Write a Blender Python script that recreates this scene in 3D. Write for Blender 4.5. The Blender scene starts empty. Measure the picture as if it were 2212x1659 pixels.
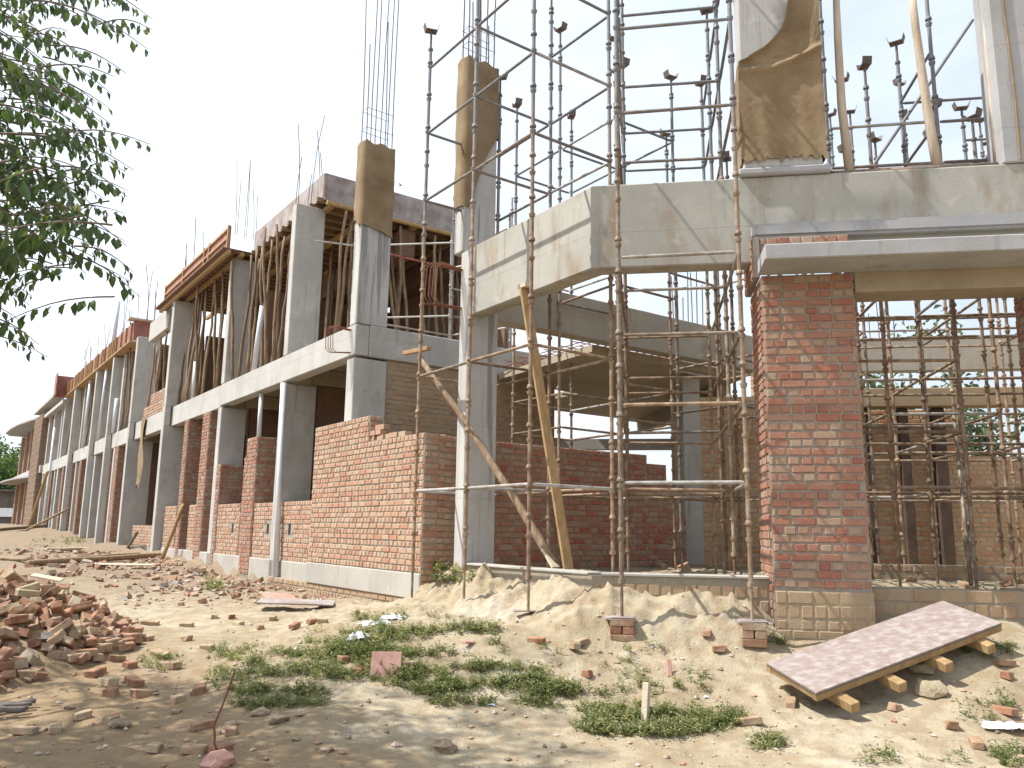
import bpy, bmesh, math, random
import numpy as np
from mathutils import Vector, Matrix
SC = bpy.context.scene
COL = SC.collection
rnd = random.Random(7)

# ------------------------------------------------------------------ camera
FPX, PITCH, ROLL, HC = 1748.0, math.radians(10.2), math.radians(0.8), 1.5
_f = Vector((0, math.cos(PITCH), math.sin(PITCH))); _u0 = Vector((0, -math.sin(PITCH), math.cos(PITCH))); _r0 = Vector((1, 0, 0))
_r = _r0*math.cos(ROLL) + _u0*math.sin(ROLL); _u = _u0*math.cos(ROLL) - _r0*math.sin(ROLL)
cam = bpy.data.cameras.new('camera'); camo = bpy.data.objects.new('camera', cam); COL.objects.link(camo)
camo.matrix_world = Matrix(((_r.x, _u.x, -_f.x, 0), (_r.y, _u.y, -_f.y, 0), (_r.z, _u.z, -_f.z, HC), (0, 0, 0, 1)))
cam.sensor_width = 36.0; cam.lens = FPX/2212*36; cam.clip_end = 3000; cam.clip_start = 0.05
SC.camera = camo
CAM = Vector((0, 0, HC))

# ------------------------------------------------------------------ light
SUN_AZ, SUN_EL = -94.0, 56.0            # compass bearing (from +Y, clockwise) and height
w = bpy.data.worlds.new('World'); SC.world = w; w.use_nodes = True
nt = w.node_tree; bg = nt.nodes['Background']
sky = nt.nodes.new('ShaderNodeTexSky'); sky.sky_type = 'NISHITA'; sky.sun_disc = False
sky.sun_elevation = math.radians(SUN_EL); sky.sun_rotation = math.radians(SUN_AZ)
sky.dust_density = 4.5; sky.air_density = 1.3; sky.ozone_density = 1.0
hzm = nt.nodes.new('ShaderNodeMix'); hzm.data_type = 'RGBA'; hzm.inputs[0].default_value = 0.55      # thin white summer haze over the sky
wtc = nt.nodes.new('ShaderNodeTexCoord'); wsx = nt.nodes.new('ShaderNodeSeparateXYZ'); nt.links.new(wtc.outputs['Generated'], wsx.inputs[0])
wmp = nt.nodes.new('ShaderNodeMapping'); wmp.inputs['Scale'].default_value = (1.6, 1.6, 4.5); nt.links.new(wtc.outputs['Generated'], wmp.inputs[0])
wno = nt.nodes.new('ShaderNodeTexNoise'); wno.inputs['Scale'].default_value = 1.7; wno.inputs['Detail'].default_value = 7; wno.inputs['Roughness'].default_value = .6; nt.links.new(wmp.outputs[0], wno.inputs['Vector'])
def wm(op, a_, b_):
    n_ = nt.nodes.new('ShaderNodeMath'); n_.operation = op; n_.use_clamp = op == 'ADD'
    for i_, v_ in enumerate((a_, b_)):
        if isinstance(v_, (int, float)): n_.inputs[i_].default_value = v_
        else: nt.links.new(v_, n_.inputs[i_])
    return n_.outputs[0]
hz_f = wm('ADD', wm('MULTIPLY', wsx.outputs['X'], -.5), wm('ADD', wm('MULTIPLY', wno.outputs[0], .7), .42))     # haze thickest towards the sun, with faint cloud
nt.links.new(hz_f, hzm.inputs[0]); nt.links.new(sky.outputs[0], hzm.inputs[6]); hzm.inputs[7].default_value = (6.7, 7.3, 8.2, 1)
nt.links.new(hzm.outputs[2], bg.inputs[0]); bg.inputs[1].default_value = 0.13
sl = bpy.data.lights.new('sun', 'SUN'); sl.energy = 5.0; sl.angle = math.radians(0.6); sl.color = (1.0, 0.965, 0.91)
so = bpy.data.objects.new('sun', sl); COL.objects.link(so)
a, e = math.radians(SUN_AZ), math.radians(SUN_EL)
so.rotation_euler = Vector((math.sin(a)*math.cos(e), math.cos(a)*math.cos(e), math.sin(e))).to_track_quat('Z', 'Y').to_euler()
so.location = (-20, 0, 30)
SC.view_settings.view_transform = 'Standard'; SC.view_settings.look = 'None'
SC.view_settings.exposure = 0.5; SC.view_settings.gamma = 1.0
SC.cycles.max_bounces = 6; SC.cycles.diffuse_bounces = 4; SC.cycles.transparent_max_bounces = 6

# ------------------------------------------------------------------ frames
def bearing(d): return Vector((math.sin(math.radians(d)), math.cos(math.radians(d)), 0))
U, W = bearing(-35.7), bearing(54.3)     # along the long facade (away), into the building
T, D = bearing(99.3), bearing(9.3)       # along the entrance front (right), into the hall
Z = Vector((0, 0, 1))
P0 = Vector((-1.107, 11.3, 0)); K = P0 + U*-3.38
def B(s, w_, z): return P0 + U*s + W*w_ + Z*z
def E_(t, d, z): return K + T*t + D*d + Z*z
def pray(x, y):                          # direction through a photo point (2212-wide measure)
    return _f*FPX + _r*(x-1106) - _u*(y-829.5)
def on_plane(x, y, p, n):
    d = pray(x, y); return CAM + d*((p-CAM).dot(n)/d.dot(n))
def on_depth(x, y, Y): d = pray(x, y); return CAM + d*(Y/d.y)

# ------------------------------------------------------------------ terrain
def _hash(ix, iy, k):
    n = (ix.astype(np.int64)*374761393 + iy.astype(np.int64)*668265263 + k*974634777) & 0xffffffff
    n = ((n ^ (n >> 13))*1274126177) & 0xffffffff
    return ((n ^ (n >> 16)) & 0xffff)/65535.0
def vnoise(x, y, k=0):
    ix, iy = np.floor(x), np.floor(y); fx, fy = x-ix, y-iy
    fx = fx*fx*(3-2*fx); fy = fy*fy*(3-2*fy)
    a, b, c, d = _hash(ix, iy, k), _hash(ix+1, iy, k), _hash(ix, iy+1, k), _hash(ix+1, iy+1, k)
    return (a*(1-fx)+b*fx)*(1-fy) + (c*(1-fx)+d*fx)*fy - 0.5
def sm(x, a, b):
    t = np.clip((x-a)/(b-a), 0, 1); return t*t*(3-2*t)
CP = [(-60, -.1), (3, -.08), (5, -.05), (6, 0), (7, .14), (7.6, .36), (8.2, .54), (9.5, .58), (11, .52), (16, .43), (24, .6), (32, .68), (40, 1.15), (50, 1.34), (90, 1.4), (400, 1.45)]
LP = [(-60, -.1), (3, -.08), (5, -.05), (6, 0), (8, .12), (10, .25), (12, .33), (16, .42), (24, .6), (32, .68), (40, 1.15), (50, 1.34), (90, 1.4), (400, 1.45)]
HEAP = (-6.25, 8.5, 2.3, 1.15)
def heap_h(x, y):
    r = np.sqrt((x-HEAP[0])**2 + ((y-HEAP[1])*0.95)**2)/HEAP[2]
    return HEAP[3]*np.clip(1-r, 0, 1)**0.9
def hgt(x, y, detail=True):
    x = np.asarray(x, float); y = np.asarray(y, float)
    c = np.interp(y, *zip(*CP)); l = np.interp(y, *zip(*LP)); wx = sm(x, -3.2, -.9)
    z = l*(1-wx) + c*wx
    qx, qy = x-P0.x, y-P0.y
    s = qx*U.x+qy*U.y; ww = qx*W.x+qy*W.y
    kx, ky = x-K.x, y-K.y
    t = kx*T.x+ky*T.y; d = kx*D.x+ky*D.y
    out = np.maximum(-ww, -d)             # distance outside the hall front
    bank = np.clip(1-out/0.66, 0, 1)
    along = sm(s, 0.35, -.6)*sm(t, 2.0, 1.4)*(out > -0.2)
    z = z + along*bank*(.40 + .24*vnoise(s*2.6, t*2.6, 5) + .10*vnoise(x*7, y*7, 6))*np.where(t > .2, .92, 1)
    z = z + .26*sm(x, 2.5, 4.2)*sm(y, 6.2, 7.3)*(1-sm(y, 12, 20))
    inside = ((ww > .1) & (d > .1) & (s < 2.75)) | ((s >= 2.75) & (s < 47) & (ww > .28) & (ww < 9))
    z = np.where(inside, np.maximum(.92, z), z)
    z = z + heap_h(x, y)*.85
    if detail:
        far = np.clip(y/14, .5, 4)
        z = z + sm(y, 12, 17)*(.16*vnoise(x*.7, y*.5, 41)+.10*vnoise(x*1.6, y*1.3, 42))
        z = z + .07*vnoise(x*.8, y*.8, 1) + .05*vnoise(x*2.1+3, y*2.1, 2)*sm(y, 5, 8)
        rough = .35 + .65*sm(vnoise(x*.55+9, y*.55, 8), -.15, .2)
        z = z + rough*(.030*vnoise(x*6, y*6, 3) + .018*vnoise(x*14, y*14, 4))
        z = z + along*bank*(.10*np.abs(vnoise(x*5, y*5, 21)) + .07*np.abs(vnoise(x*11, y*11, 22)) - .03)*1.6*sm(out, .0, .2)
        clod = sm(vnoise(x*9+4, y*9, 12), .22, .42)*sm(y, 5.6, 7.4)
        z = z + clod*.035*rough + along*sm(out, .9, .1)*.05*sm(vnoise(x*13, y*13, 25), .1, .3)
    return z
def hz(x, y): return float(hgt(np.array([x]), np.array([y]))[0])
_ts = np.concatenate([np.linspace(3, 20, 1400), np.linspace(20, 90, 900)])
def ground_at(x, y):                     # where the line of sight through a photo point meets the ground
    d = pray(x, y); d = d/d.y
    zz = HC + d.z*_ts; g = hgt(d.x*_ts, _ts)
    i = int(np.argmax(zz < g)); t = _ts[i]
    return Vector((d.x*t, t, float(g[i])))

# ------------------------------------------------------------------ materials
def nn(t, ty, **kw):
    n = t.nodes.new(ty)
    for k, v in kw.items(): setattr(n, k, v)
    return n
def new_mat(name):
    m = bpy.data.materials.new(name); m.use_nodes = True
    t = m.node_tree; b = t.nodes['Principled BSDF']
    return m, t, b
def ramp(t, stops, inp=None):
    r = nn(t, 'ShaderNodeValToRGB'); el = r.color_ramp.elements
    while len(el) < len(stops): el.new(0.5)
    for e_, (p, c) in zip(el, stops): e_.position = p; e_.color = (*c, 1) if len(c) == 3 else c
    if inp is not None: t.links.new(inp, r.inputs[0])
    return r
def noise(t, co, scale, detail=5, rough=.55, vec=None):
    n = nn(t, 'ShaderNodeTexNoise'); n.inputs['Scale'].default_value = scale
    n.inputs['Detail'].default_value = detail; n.inputs['Roughness'].default_value = rough
    if vec:
        mp = nn(t, 'ShaderNodeMapping'); mp.inputs['Scale'].default_value = vec
        t.links.new(co, mp.inputs[0]); co = mp.outputs[0]
    t.links.new(co, n.inputs['Vector']); return n
def mix(t, f, a, b, mode='MIX'):
    m = nn(t, 'ShaderNodeMix', data_type='RGBA', blend_type=mode)
    for s, v in ((m.inputs[0], f), (m.inputs[6], a), (m.inputs[7], b)):
        if hasattr(v, 'links'): t.links.new(v, s)
        elif isinstance(v, (int, float)): s.default_value = v
        else: s.default_value = (*v, 1)
    return m.outputs[2]
def bump(t, b, h, strength, dist=.02):
    n = nn(t, 'ShaderNodeBump'); n.inputs['Strength'].default_value = strength; n.inputs['Distance'].default_value = dist
    t.links.new(h, n.inputs['Height']); t.links.new(n.outputs[0], b.inputs['Normal'])
def posn(t): return nn(t, 'ShaderNodeNewGeometry').outputs['Position']

def wob(t, p):
    n_ = noise(t, p, .6, 3, .5); m_ = nn(t, 'ShaderNodeMath', operation='MULTIPLY'); t.links.new(n_.outputs[0], m_.inputs[0]); m_.inputs[1].default_value = .03; return m_.outputs[0]
def m_concrete(name, base, stain=(.30, .22, .13), stain_amt=.5, dark=.5):
    m, t, b = new_mat(name); p = posn(t)
    n1 = noise(t, p, 1.1, 6, .6); n2 = noise(t, p, 9, 6, .65); n3 = noise(t, p, 3.0, 5, .6, (1, 1, .28)); n4 = noise(t, p, 42, 3, .5)
    c = mix(t, ramp(t, [(.35, (0, 0, 0)), (.7, (1, 1, 1))], n1.outputs[0]).outputs[0], tuple(v*.86 for v in base), tuple(min(1, v*1.1) for v in base))
    c = mix(t, ramp(t, [(.53, (0, 0, 0)), (.68, (stain_amt,)*3)], n3.outputs[0]).outputs[0], c, stain)
    c = mix(t, ramp(t, [(.58, (0, 0, 0)), (.74, (dark,)*3)], noise(t, p, 1.7, 7, .7, (1.0, 1.0, .45)).outputs[0]).outputs[0], c, tuple(v*.42 for v in base))
    c = mix(t, ramp(t, [(.25, (.28,)*3), (.42, (0, 0, 0))], n2.outputs[0]).outputs[0], c, tuple(v*.6 for v in base))
    vo = nn(t, 'ShaderNodeTexVoronoi'); vo.inputs['Scale'].default_value = 16; t.links.new(p, vo.inputs['Vector'])
    pit = ramp(t, [(.05, (1, 1, 1)), (.10, (0, 0, 0))], vo.outputs['Distance'])
    c = mix(t, pit.outputs[0], c, tuple(v*.3 for v in base))
    sz = nn(t, 'ShaderNodeSeparateXYZ'); t.links.new(p, sz.inputs[0])
    fr = nn(t, 'ShaderNodeMath', operation='FRACT'); ml_ = nn(t, 'ShaderNodeMath', operation='MULTIPLY_ADD'); t.links.new(sz.outputs['Z'], ml_.inputs[0]); ml_.inputs[1].default_value = 1.05; t.links.new(wob(t, p), ml_.inputs[2]); t.links.new(ml_.outputs[0], fr.inputs[0])
    ln = ramp(t, [(.0, (.95,)*3), (.016, (0, 0, 0))], fr.outputs[0]); c = mix(t, mix(t, 1, ln.outputs[0], n2.outputs[0], 'MULTIPLY'), c, tuple(v*.45 for v in base))
    n5 = noise(t, p, 2.6, 6, .7); c = mix(t, ramp(t, [(.60, (0, 0, 0)), (.66, (.5,)*3)], n5.outputs[0]).outputs[0], c, tuple(min(1, v*1.25) for v in base))
    c = mix(t, ramp(t, [(.60, (0, 0, 0)), (.70, (dark,)*3)], noise(t, p, 9, 5, .6, (1, 1, .07)).outputs[0]).outputs[0], c, tuple(v*.5 for v in base))
    t.links.new(c, b.inputs['Base Color']); b.inputs['Roughness'].default_value = .9
    hh = mix(t, .6, n4.outputs[0], n2.outputs[0]); bump(t, b, hh, .2, .015)
    return m
def m_noise(name, stops, scale, rough=.8, bmp=.3, vec=None, bscale=40, rand=None, metallic=0):
    m, t, b = new_mat(name); p = posn(t)
    n = noise(t, p, scale, 6, .62, vec)
    c = ramp(t, stops, n.outputs[0]).outputs[0]
    if rand:
        oi = nn(t, 'ShaderNodeObjectInfo')
        r = ramp(t, rand, oi.outputs['Random']).outputs[0]
        c = mix(t, 1.0, c, r, 'MULTIPLY')
    t.links.new(c, b.inputs['Base Color']); b.inputs['Roughness'].default_value = rough; b.inputs['Metallic'].default_value = metallic
    if bmp: bump(t, b, noise(t, p, bscale, 4, .6, vec).outputs[0], bmp, .015)
    return m
def m_brick(name, cols, mortar, smear=.45):
    m, t, b = new_mat(name); p = posn(t)
    at = nn(t, 'ShaderNodeAttribute', attribute_name='tone')
    k = len(cols)
    c = ramp(t, [((i+.5)/k, cc) for i, cc in enumerate(cols)], at.outputs['Fac']).outputs[0]
    n1 = noise(t, p, 26, 5, .65); c = mix(t, .5, c, mix(t, n1.outputs[0], (.42, .42, .42), (1.35, 1.3, 1.25)), 'MULTIPLY')
    n2 = noise(t, p, 7, 6, .65)
    c = mix(t, ramp(t, [(.5, (0, 0, 0)), (.72, (smear,)*3)], n2.outputs[0]).outputs[0], c, mortar)
    ism = nn(t, 'ShaderNodeMath', operation='LESS_THAN'); t.links.new(at.outputs['Fac'], ism.inputs[0]); ism.inputs[1].default_value = 0
    n3 = noise(t, p, 18, 4, .6)
    mo = mix(t, n3.outputs[0], tuple(v*.7 for v in mortar), tuple(v*1.2 for v in mortar))
    c = mix(t, ism.outputs[0], c, mo)
    t.links.new(c, b.inputs['Base Color']); b.inputs['Roughness'].default_value = .92
    bump(t, b, noise(t, p, 60, 4, .7).outputs[0], .5, .012)
    return m

CONC = m_concrete('weathered_concrete', (.435, .425, .395), stain_amt=.3, dark=.55)
CONC_STAIN = m_concrete('stained_concrete', (.375, .36, .315), stain=(.24, .165, .09), stain_amt=.65, dark=.5)
CONC_GREY = m_concrete('grey_render', (.36, .355, .35), stain_amt=.12, dark=.5)
CONC_WARM = m_concrete('warm_grey_concrete', (.38, .345, .28), stain_amt=.35, dark=.4)
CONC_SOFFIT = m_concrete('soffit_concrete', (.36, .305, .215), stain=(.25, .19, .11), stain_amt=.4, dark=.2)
PLASTER = m_concrete('cement_band', (.40, .375, .33), stain_amt=.3, dark=.4)
CONC_WET = m_concrete('rain_streaked_concrete', (.47, .46, .435), stain_amt=.15, dark=.3)
t = CONC_WET.node_tree; b = t.nodes['Principled BSDF']; src = b.inputs['Base Color'].links[0].from_socket; p = posn(t)
t.links.new(mix(t, ramp(t, [(.54, (0, 0, 0)), (.60, (.75,)*3)], noise(t, p, 5.5, 5, .6, (1, 1, .05)).outputs[0]).outputs[0], src, (.20, .195, .185)), b.inputs['Base Color'])
BR_CLEAN = m_brick('red_brick', [(.345, .14, .088), (.375, .195, .128), (.36, .165, .105), (.38, .25, .17), (.39, .295, .205), (.32, .13, .085)], (.30, .268, .222), .6)
BR_SUN = m_brick('dusty_brick', [(.43, .22, .135), (.46, .29, .19), (.465, .34, .235), (.42, .24, .155), (.475, .37, .265), (.375, .195, .125)], (.315, .28, .225), .6)
BR_BUFF = m_brick('buff_brick', [(.38, .26, .155), (.35, .235, .14), (.40, .29, .18), (.33, .19, .115), (.37, .27, .18)], (.30, .255, .19), .6)
RUST = m_noise('rusty_tube', [(.3, (.145, .084, .048)), (.5, (.24, .16, .10)), (.62, (.33, .255, .18)), (.75, (.165, .092, .052))], 9, .62, .3, None, 60,
               [(.0, (.7, .68, .66)), (.3, (1.0, .97, .93)), (.5, (.75, .88, 1.0)), (.75, (1.2, 1.17, 1.14)), (1, (1.15, 1.28, 1.36))], .15)
t = RUST.node_tree; b = t.nodes['Principled BSDF']; src = b.inputs['Base Color'].links[0].from_socket; p = posn(t); sz = nn(t, 'ShaderNodeSeparateXYZ'); t.links.new(p, sz.inputs[0])
ad = nn(t, 'ShaderNodeMath', operation='MULTIPLY_ADD'); t.links.new(noise(t, p, 1.4, 4, .6).outputs[0], ad.inputs[0]); ad.inputs[1].default_value = 3.0; t.links.new(sz.outputs['Z'], ad.inputs[2])
mz = nn(t, 'ShaderNodeMapRange'); t.links.new(ad.outputs[0], mz.inputs[0]); mz.inputs[1].default_value = 6.6; mz.inputs[2].default_value = 8.2; mz.inputs[4].default_value = .75     # upper lengths blend to blue grey
t.links.new(mix(t, mz.outputs[0], src, mix(t, noise(t, p, 14, 4, .6).outputs[0], (.10, .125, .155), (.25, .28, .31))), b.inputs['Base Color'])
GALV = m_noise('worn_galvanised_tube', [(.3, (.24, .20, .16)), (.5, (.38, .36, .33)), (.62, (.45, .44, .42)), (.75, (.28, .21, .15))], 7, .5, .2, None, 60,
               [(.0, (.85, .82, .78)), (.5, (1, 1, 1)), (1, (1.1, 1.12, 1.15))], .25)
REBAR = m_noise('rebar_steel', [(.35, (.10, .085, .08)), (.7, (.19, .14, .11))], 12, .6, 0)
REBAR_RUST = m_noise('rusty_rebar', [(.35, (.16, .06, .035)), (.7, (.28, .12, .06))], 12, .75, 0)
POLE = m_noise('bark_pole', [(.3, (.13, .088, .052)), (.5, (.22, .155, .095)), (.7, (.32, .245, .16))], 6, .85, .5, (3, 3, .5), 30,
               [(.0, (.7, .68, .66)), (.5, (1, .97, .93)), (1, (1.25, 1.22, 1.2))])
TIMBER = m_noise('sawn_timber', [(.3, (.27, .165, .07)), (.55, (.38, .25, .115)), (.75, (.44, .31, .165))], 5, .75, .3, (4, 4, 1), 25, [(0, (.8, .78, .75)), (1, (1.1, 1.1, 1.1))])
PALE_TIMBER = m_noise('weathered_timber', [(.3, (.42, .34, .24)), (.6, (.55, .47, .35)), (.75, (.38, .33, .27))], 8, .85, .4, None, 30)
PLY = m_noise('film_faced_ply', [(.3, (.21, .075, .055)), (.55, (.30, .12, .09)), (.75, (.40, .24, .19))], 3, .6, .1, None, 30, [(0, (.85, .85, .85)), (1, (1.1, 1.08, 1.05))])
PLY_GREY = m_noise('cement_stained_ply', [(.3, (.20, .14, .12)), (.5, (.30, .26, .24)), (.7, (.40, .38, .36))], 3.2, .75, .15)
PLY_AND_SHADE = m_noise('deck_ply_and_shade', [(.3, (.12, .07, .045)), (.6, (.19, .11, .07))], 3, .8, .1)  # deck ply brown, also the painted shade of the light-blocking walls
PVC = m_noise('grey_pvc', [(.3, (.52, .54, .56)), (.7, (.66, .67, .69))], 4, .45, 0)
JUTE, t, b = new_mat('wet_jute'); p = posn(t)
wv = noise(t, p, 70, 3, .8); n2 = noise(t, p, 2.2, 5, .6)
c = ramp(t, [(.3, (.19, .13, .068)), (.55, (.27, .195, .11)), (.75, (.33, .25, .15))], n2.outputs[0]).outputs[0]
c = mix(t, .5, c, mix(t, wv.outputs[0], (.4, .4, .4), (1.5, 1.45, 1.4)), 'MULTIPLY')
t.links.new(c, b.inputs['Base Color']); b.inputs['Roughness'].default_value = .95; bump(t, b, wv.outputs[0], .7, .012)
WHITE_BAG = m_noise('white_plastic', [(.3, (.62, .63, .66)), (.7, (.82, .83, .85))], 6, .5, .3)
STONE = m_noise('rubble_stone', [(.3, (.20, .15, .10)), (.6, (.34, .27, .19)), (.75, (.42, .36, .28))], 14, .9, .6, None, 40, [(0, (.75, .7, .66)), (.5, (1, .95, .9)), (1, (1.2, 1.15, 1.1))])
LOOSE = m_noise('loose_brick', [(.32, (.20, .105, .07)), (.46, (.31, .18, .115)), (.56, (.36, .25, .165)), (.66, (.37, .30, .22))], 6, .92, .5, None, 45,
                [(0, (.75, .62, .55)), (.25, (1.0, .82, .72)), (.5, (1.0, 1.0, .95)), (.8, (1.05, 1.2, 1.15)), (1, (1.15, 1.35, 1.3))])
PINKTILE = m_noise('faded_ply_piece', [(.3, (.44, .22, .17)), (.6, (.52, .30, .24)), (.75, (.58, .44, .38))], 7, .8, .2)

# leaves
def m_leaf(name, c1, c2, tr, c3=(.16, .19, .035)):
    m, t, b = new_mat(name)
    at = nn(t, 'ShaderNodeAttribute', attribute_name='tone')
    c = ramp(t, [(.0, c1), (.8, c2), (1, c3)], at.outputs['Fac']).outputs[0]
    t.links.new(c, b.inputs['Base Color']); b.inputs['Roughness'].default_value = .45
    tl = nn(t, 'ShaderNodeBsdfTranslucent'); ms = nn(t, 'ShaderNodeMixShader'); ms.inputs[0].default_value = tr
    t.links.new(mix(t, 1, c, (1.3, 1.6, .7), 'MULTIPLY'), tl.inputs[0])
    t.links.new(b.outputs[0], ms.inputs[1]); t.links.new(tl.outputs[0], ms.inputs[2])
    t.links.new(ms.outputs[0], t.nodes['Material Output'].inputs[0]); return m
LEAF = m_leaf('tree_leaf', (.05, .082, .034), (.10, .15, .052), .34)
LEAF_FAR = m_leaf('far_leaf', (.07, .115, .035), (.125, .18, .055), .3)
LEAF_DULL = m_leaf('hazed_far_leaf', (.07, .095, .05), (.12, .15, .08), .25)  # haze of distance muted into the leaf colour
WEED = m_leaf('weed_leaf', (.10, .125, .042), (.235, .245, .10), .3, (.42, .35, .19))

# ground: one material, colour by place with irregular edges
GROUND, t, b = new_mat('sandy_soil'); p = posn(t)
n1 = noise(t, p, .55, 6, .62); n2 = noise(t, p, 5.5, 6, .65); n3 = noise(t, p, 48, 4, .7); n4 = noise(t, p, 1.6, 6, .7)
c = ramp(t, [(.33, (.27, .21, .13)), (.48, (.36, .30, .20)), (.62, (.43, .37, .265)), (.72, (.39, .36, .295))], n1.outputs[0]).outputs[0]
c = mix(t, ramp(t, [(.42, (.55,)*3), (.56, (0, 0, 0))], n2.outputs[0]).outputs[0], c, (.24, .165, .09))
c = mix(t, ramp(t, [(.60, (0, 0, 0)), (.72, (.6,)*3)], n4.outputs[0]).outputs[0], c, (.37, .35, .32))
c = mix(t, ramp(t, [(.28, (.75,)*3), (.40, (0, 0, 0))], n3.outputs[0]).outputs[0], c, (.19, .135, .085))
c = mix(t, ramp(t, [(.66, (0, 0, 0)), (.74, (.7,)*3)], n3.outputs[0]).outputs[0], c, (.46, .41, .31))
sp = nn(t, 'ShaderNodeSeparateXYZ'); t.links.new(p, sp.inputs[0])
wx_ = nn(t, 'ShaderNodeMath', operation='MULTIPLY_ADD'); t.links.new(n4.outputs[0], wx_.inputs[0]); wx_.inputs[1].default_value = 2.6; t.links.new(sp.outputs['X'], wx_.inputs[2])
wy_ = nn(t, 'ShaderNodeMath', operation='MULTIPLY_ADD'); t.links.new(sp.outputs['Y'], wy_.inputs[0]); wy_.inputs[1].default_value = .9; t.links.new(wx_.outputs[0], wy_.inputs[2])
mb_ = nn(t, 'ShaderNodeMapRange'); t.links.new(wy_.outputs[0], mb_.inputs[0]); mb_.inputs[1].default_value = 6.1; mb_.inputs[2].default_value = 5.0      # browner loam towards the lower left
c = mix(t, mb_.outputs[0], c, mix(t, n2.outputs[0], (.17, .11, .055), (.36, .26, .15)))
mr = nn(t, 'ShaderNodeMapRange'); t.links.new(sp.outputs['Y'], mr.inputs[0]); mr.inputs[1].default_value = 10.5; mr.inputs[2].default_value = 17
c = mix(t, mr.outputs[0], c, mix(t, n2.outputs[0], (.12, .082, .05), (.36, .275, .18)))
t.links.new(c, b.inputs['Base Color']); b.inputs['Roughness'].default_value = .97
bump(t, b, mix(t, .5, n3.outputs[0], noise(t, p, 16, 5, .65).outputs[0]), .8, .035)

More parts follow.
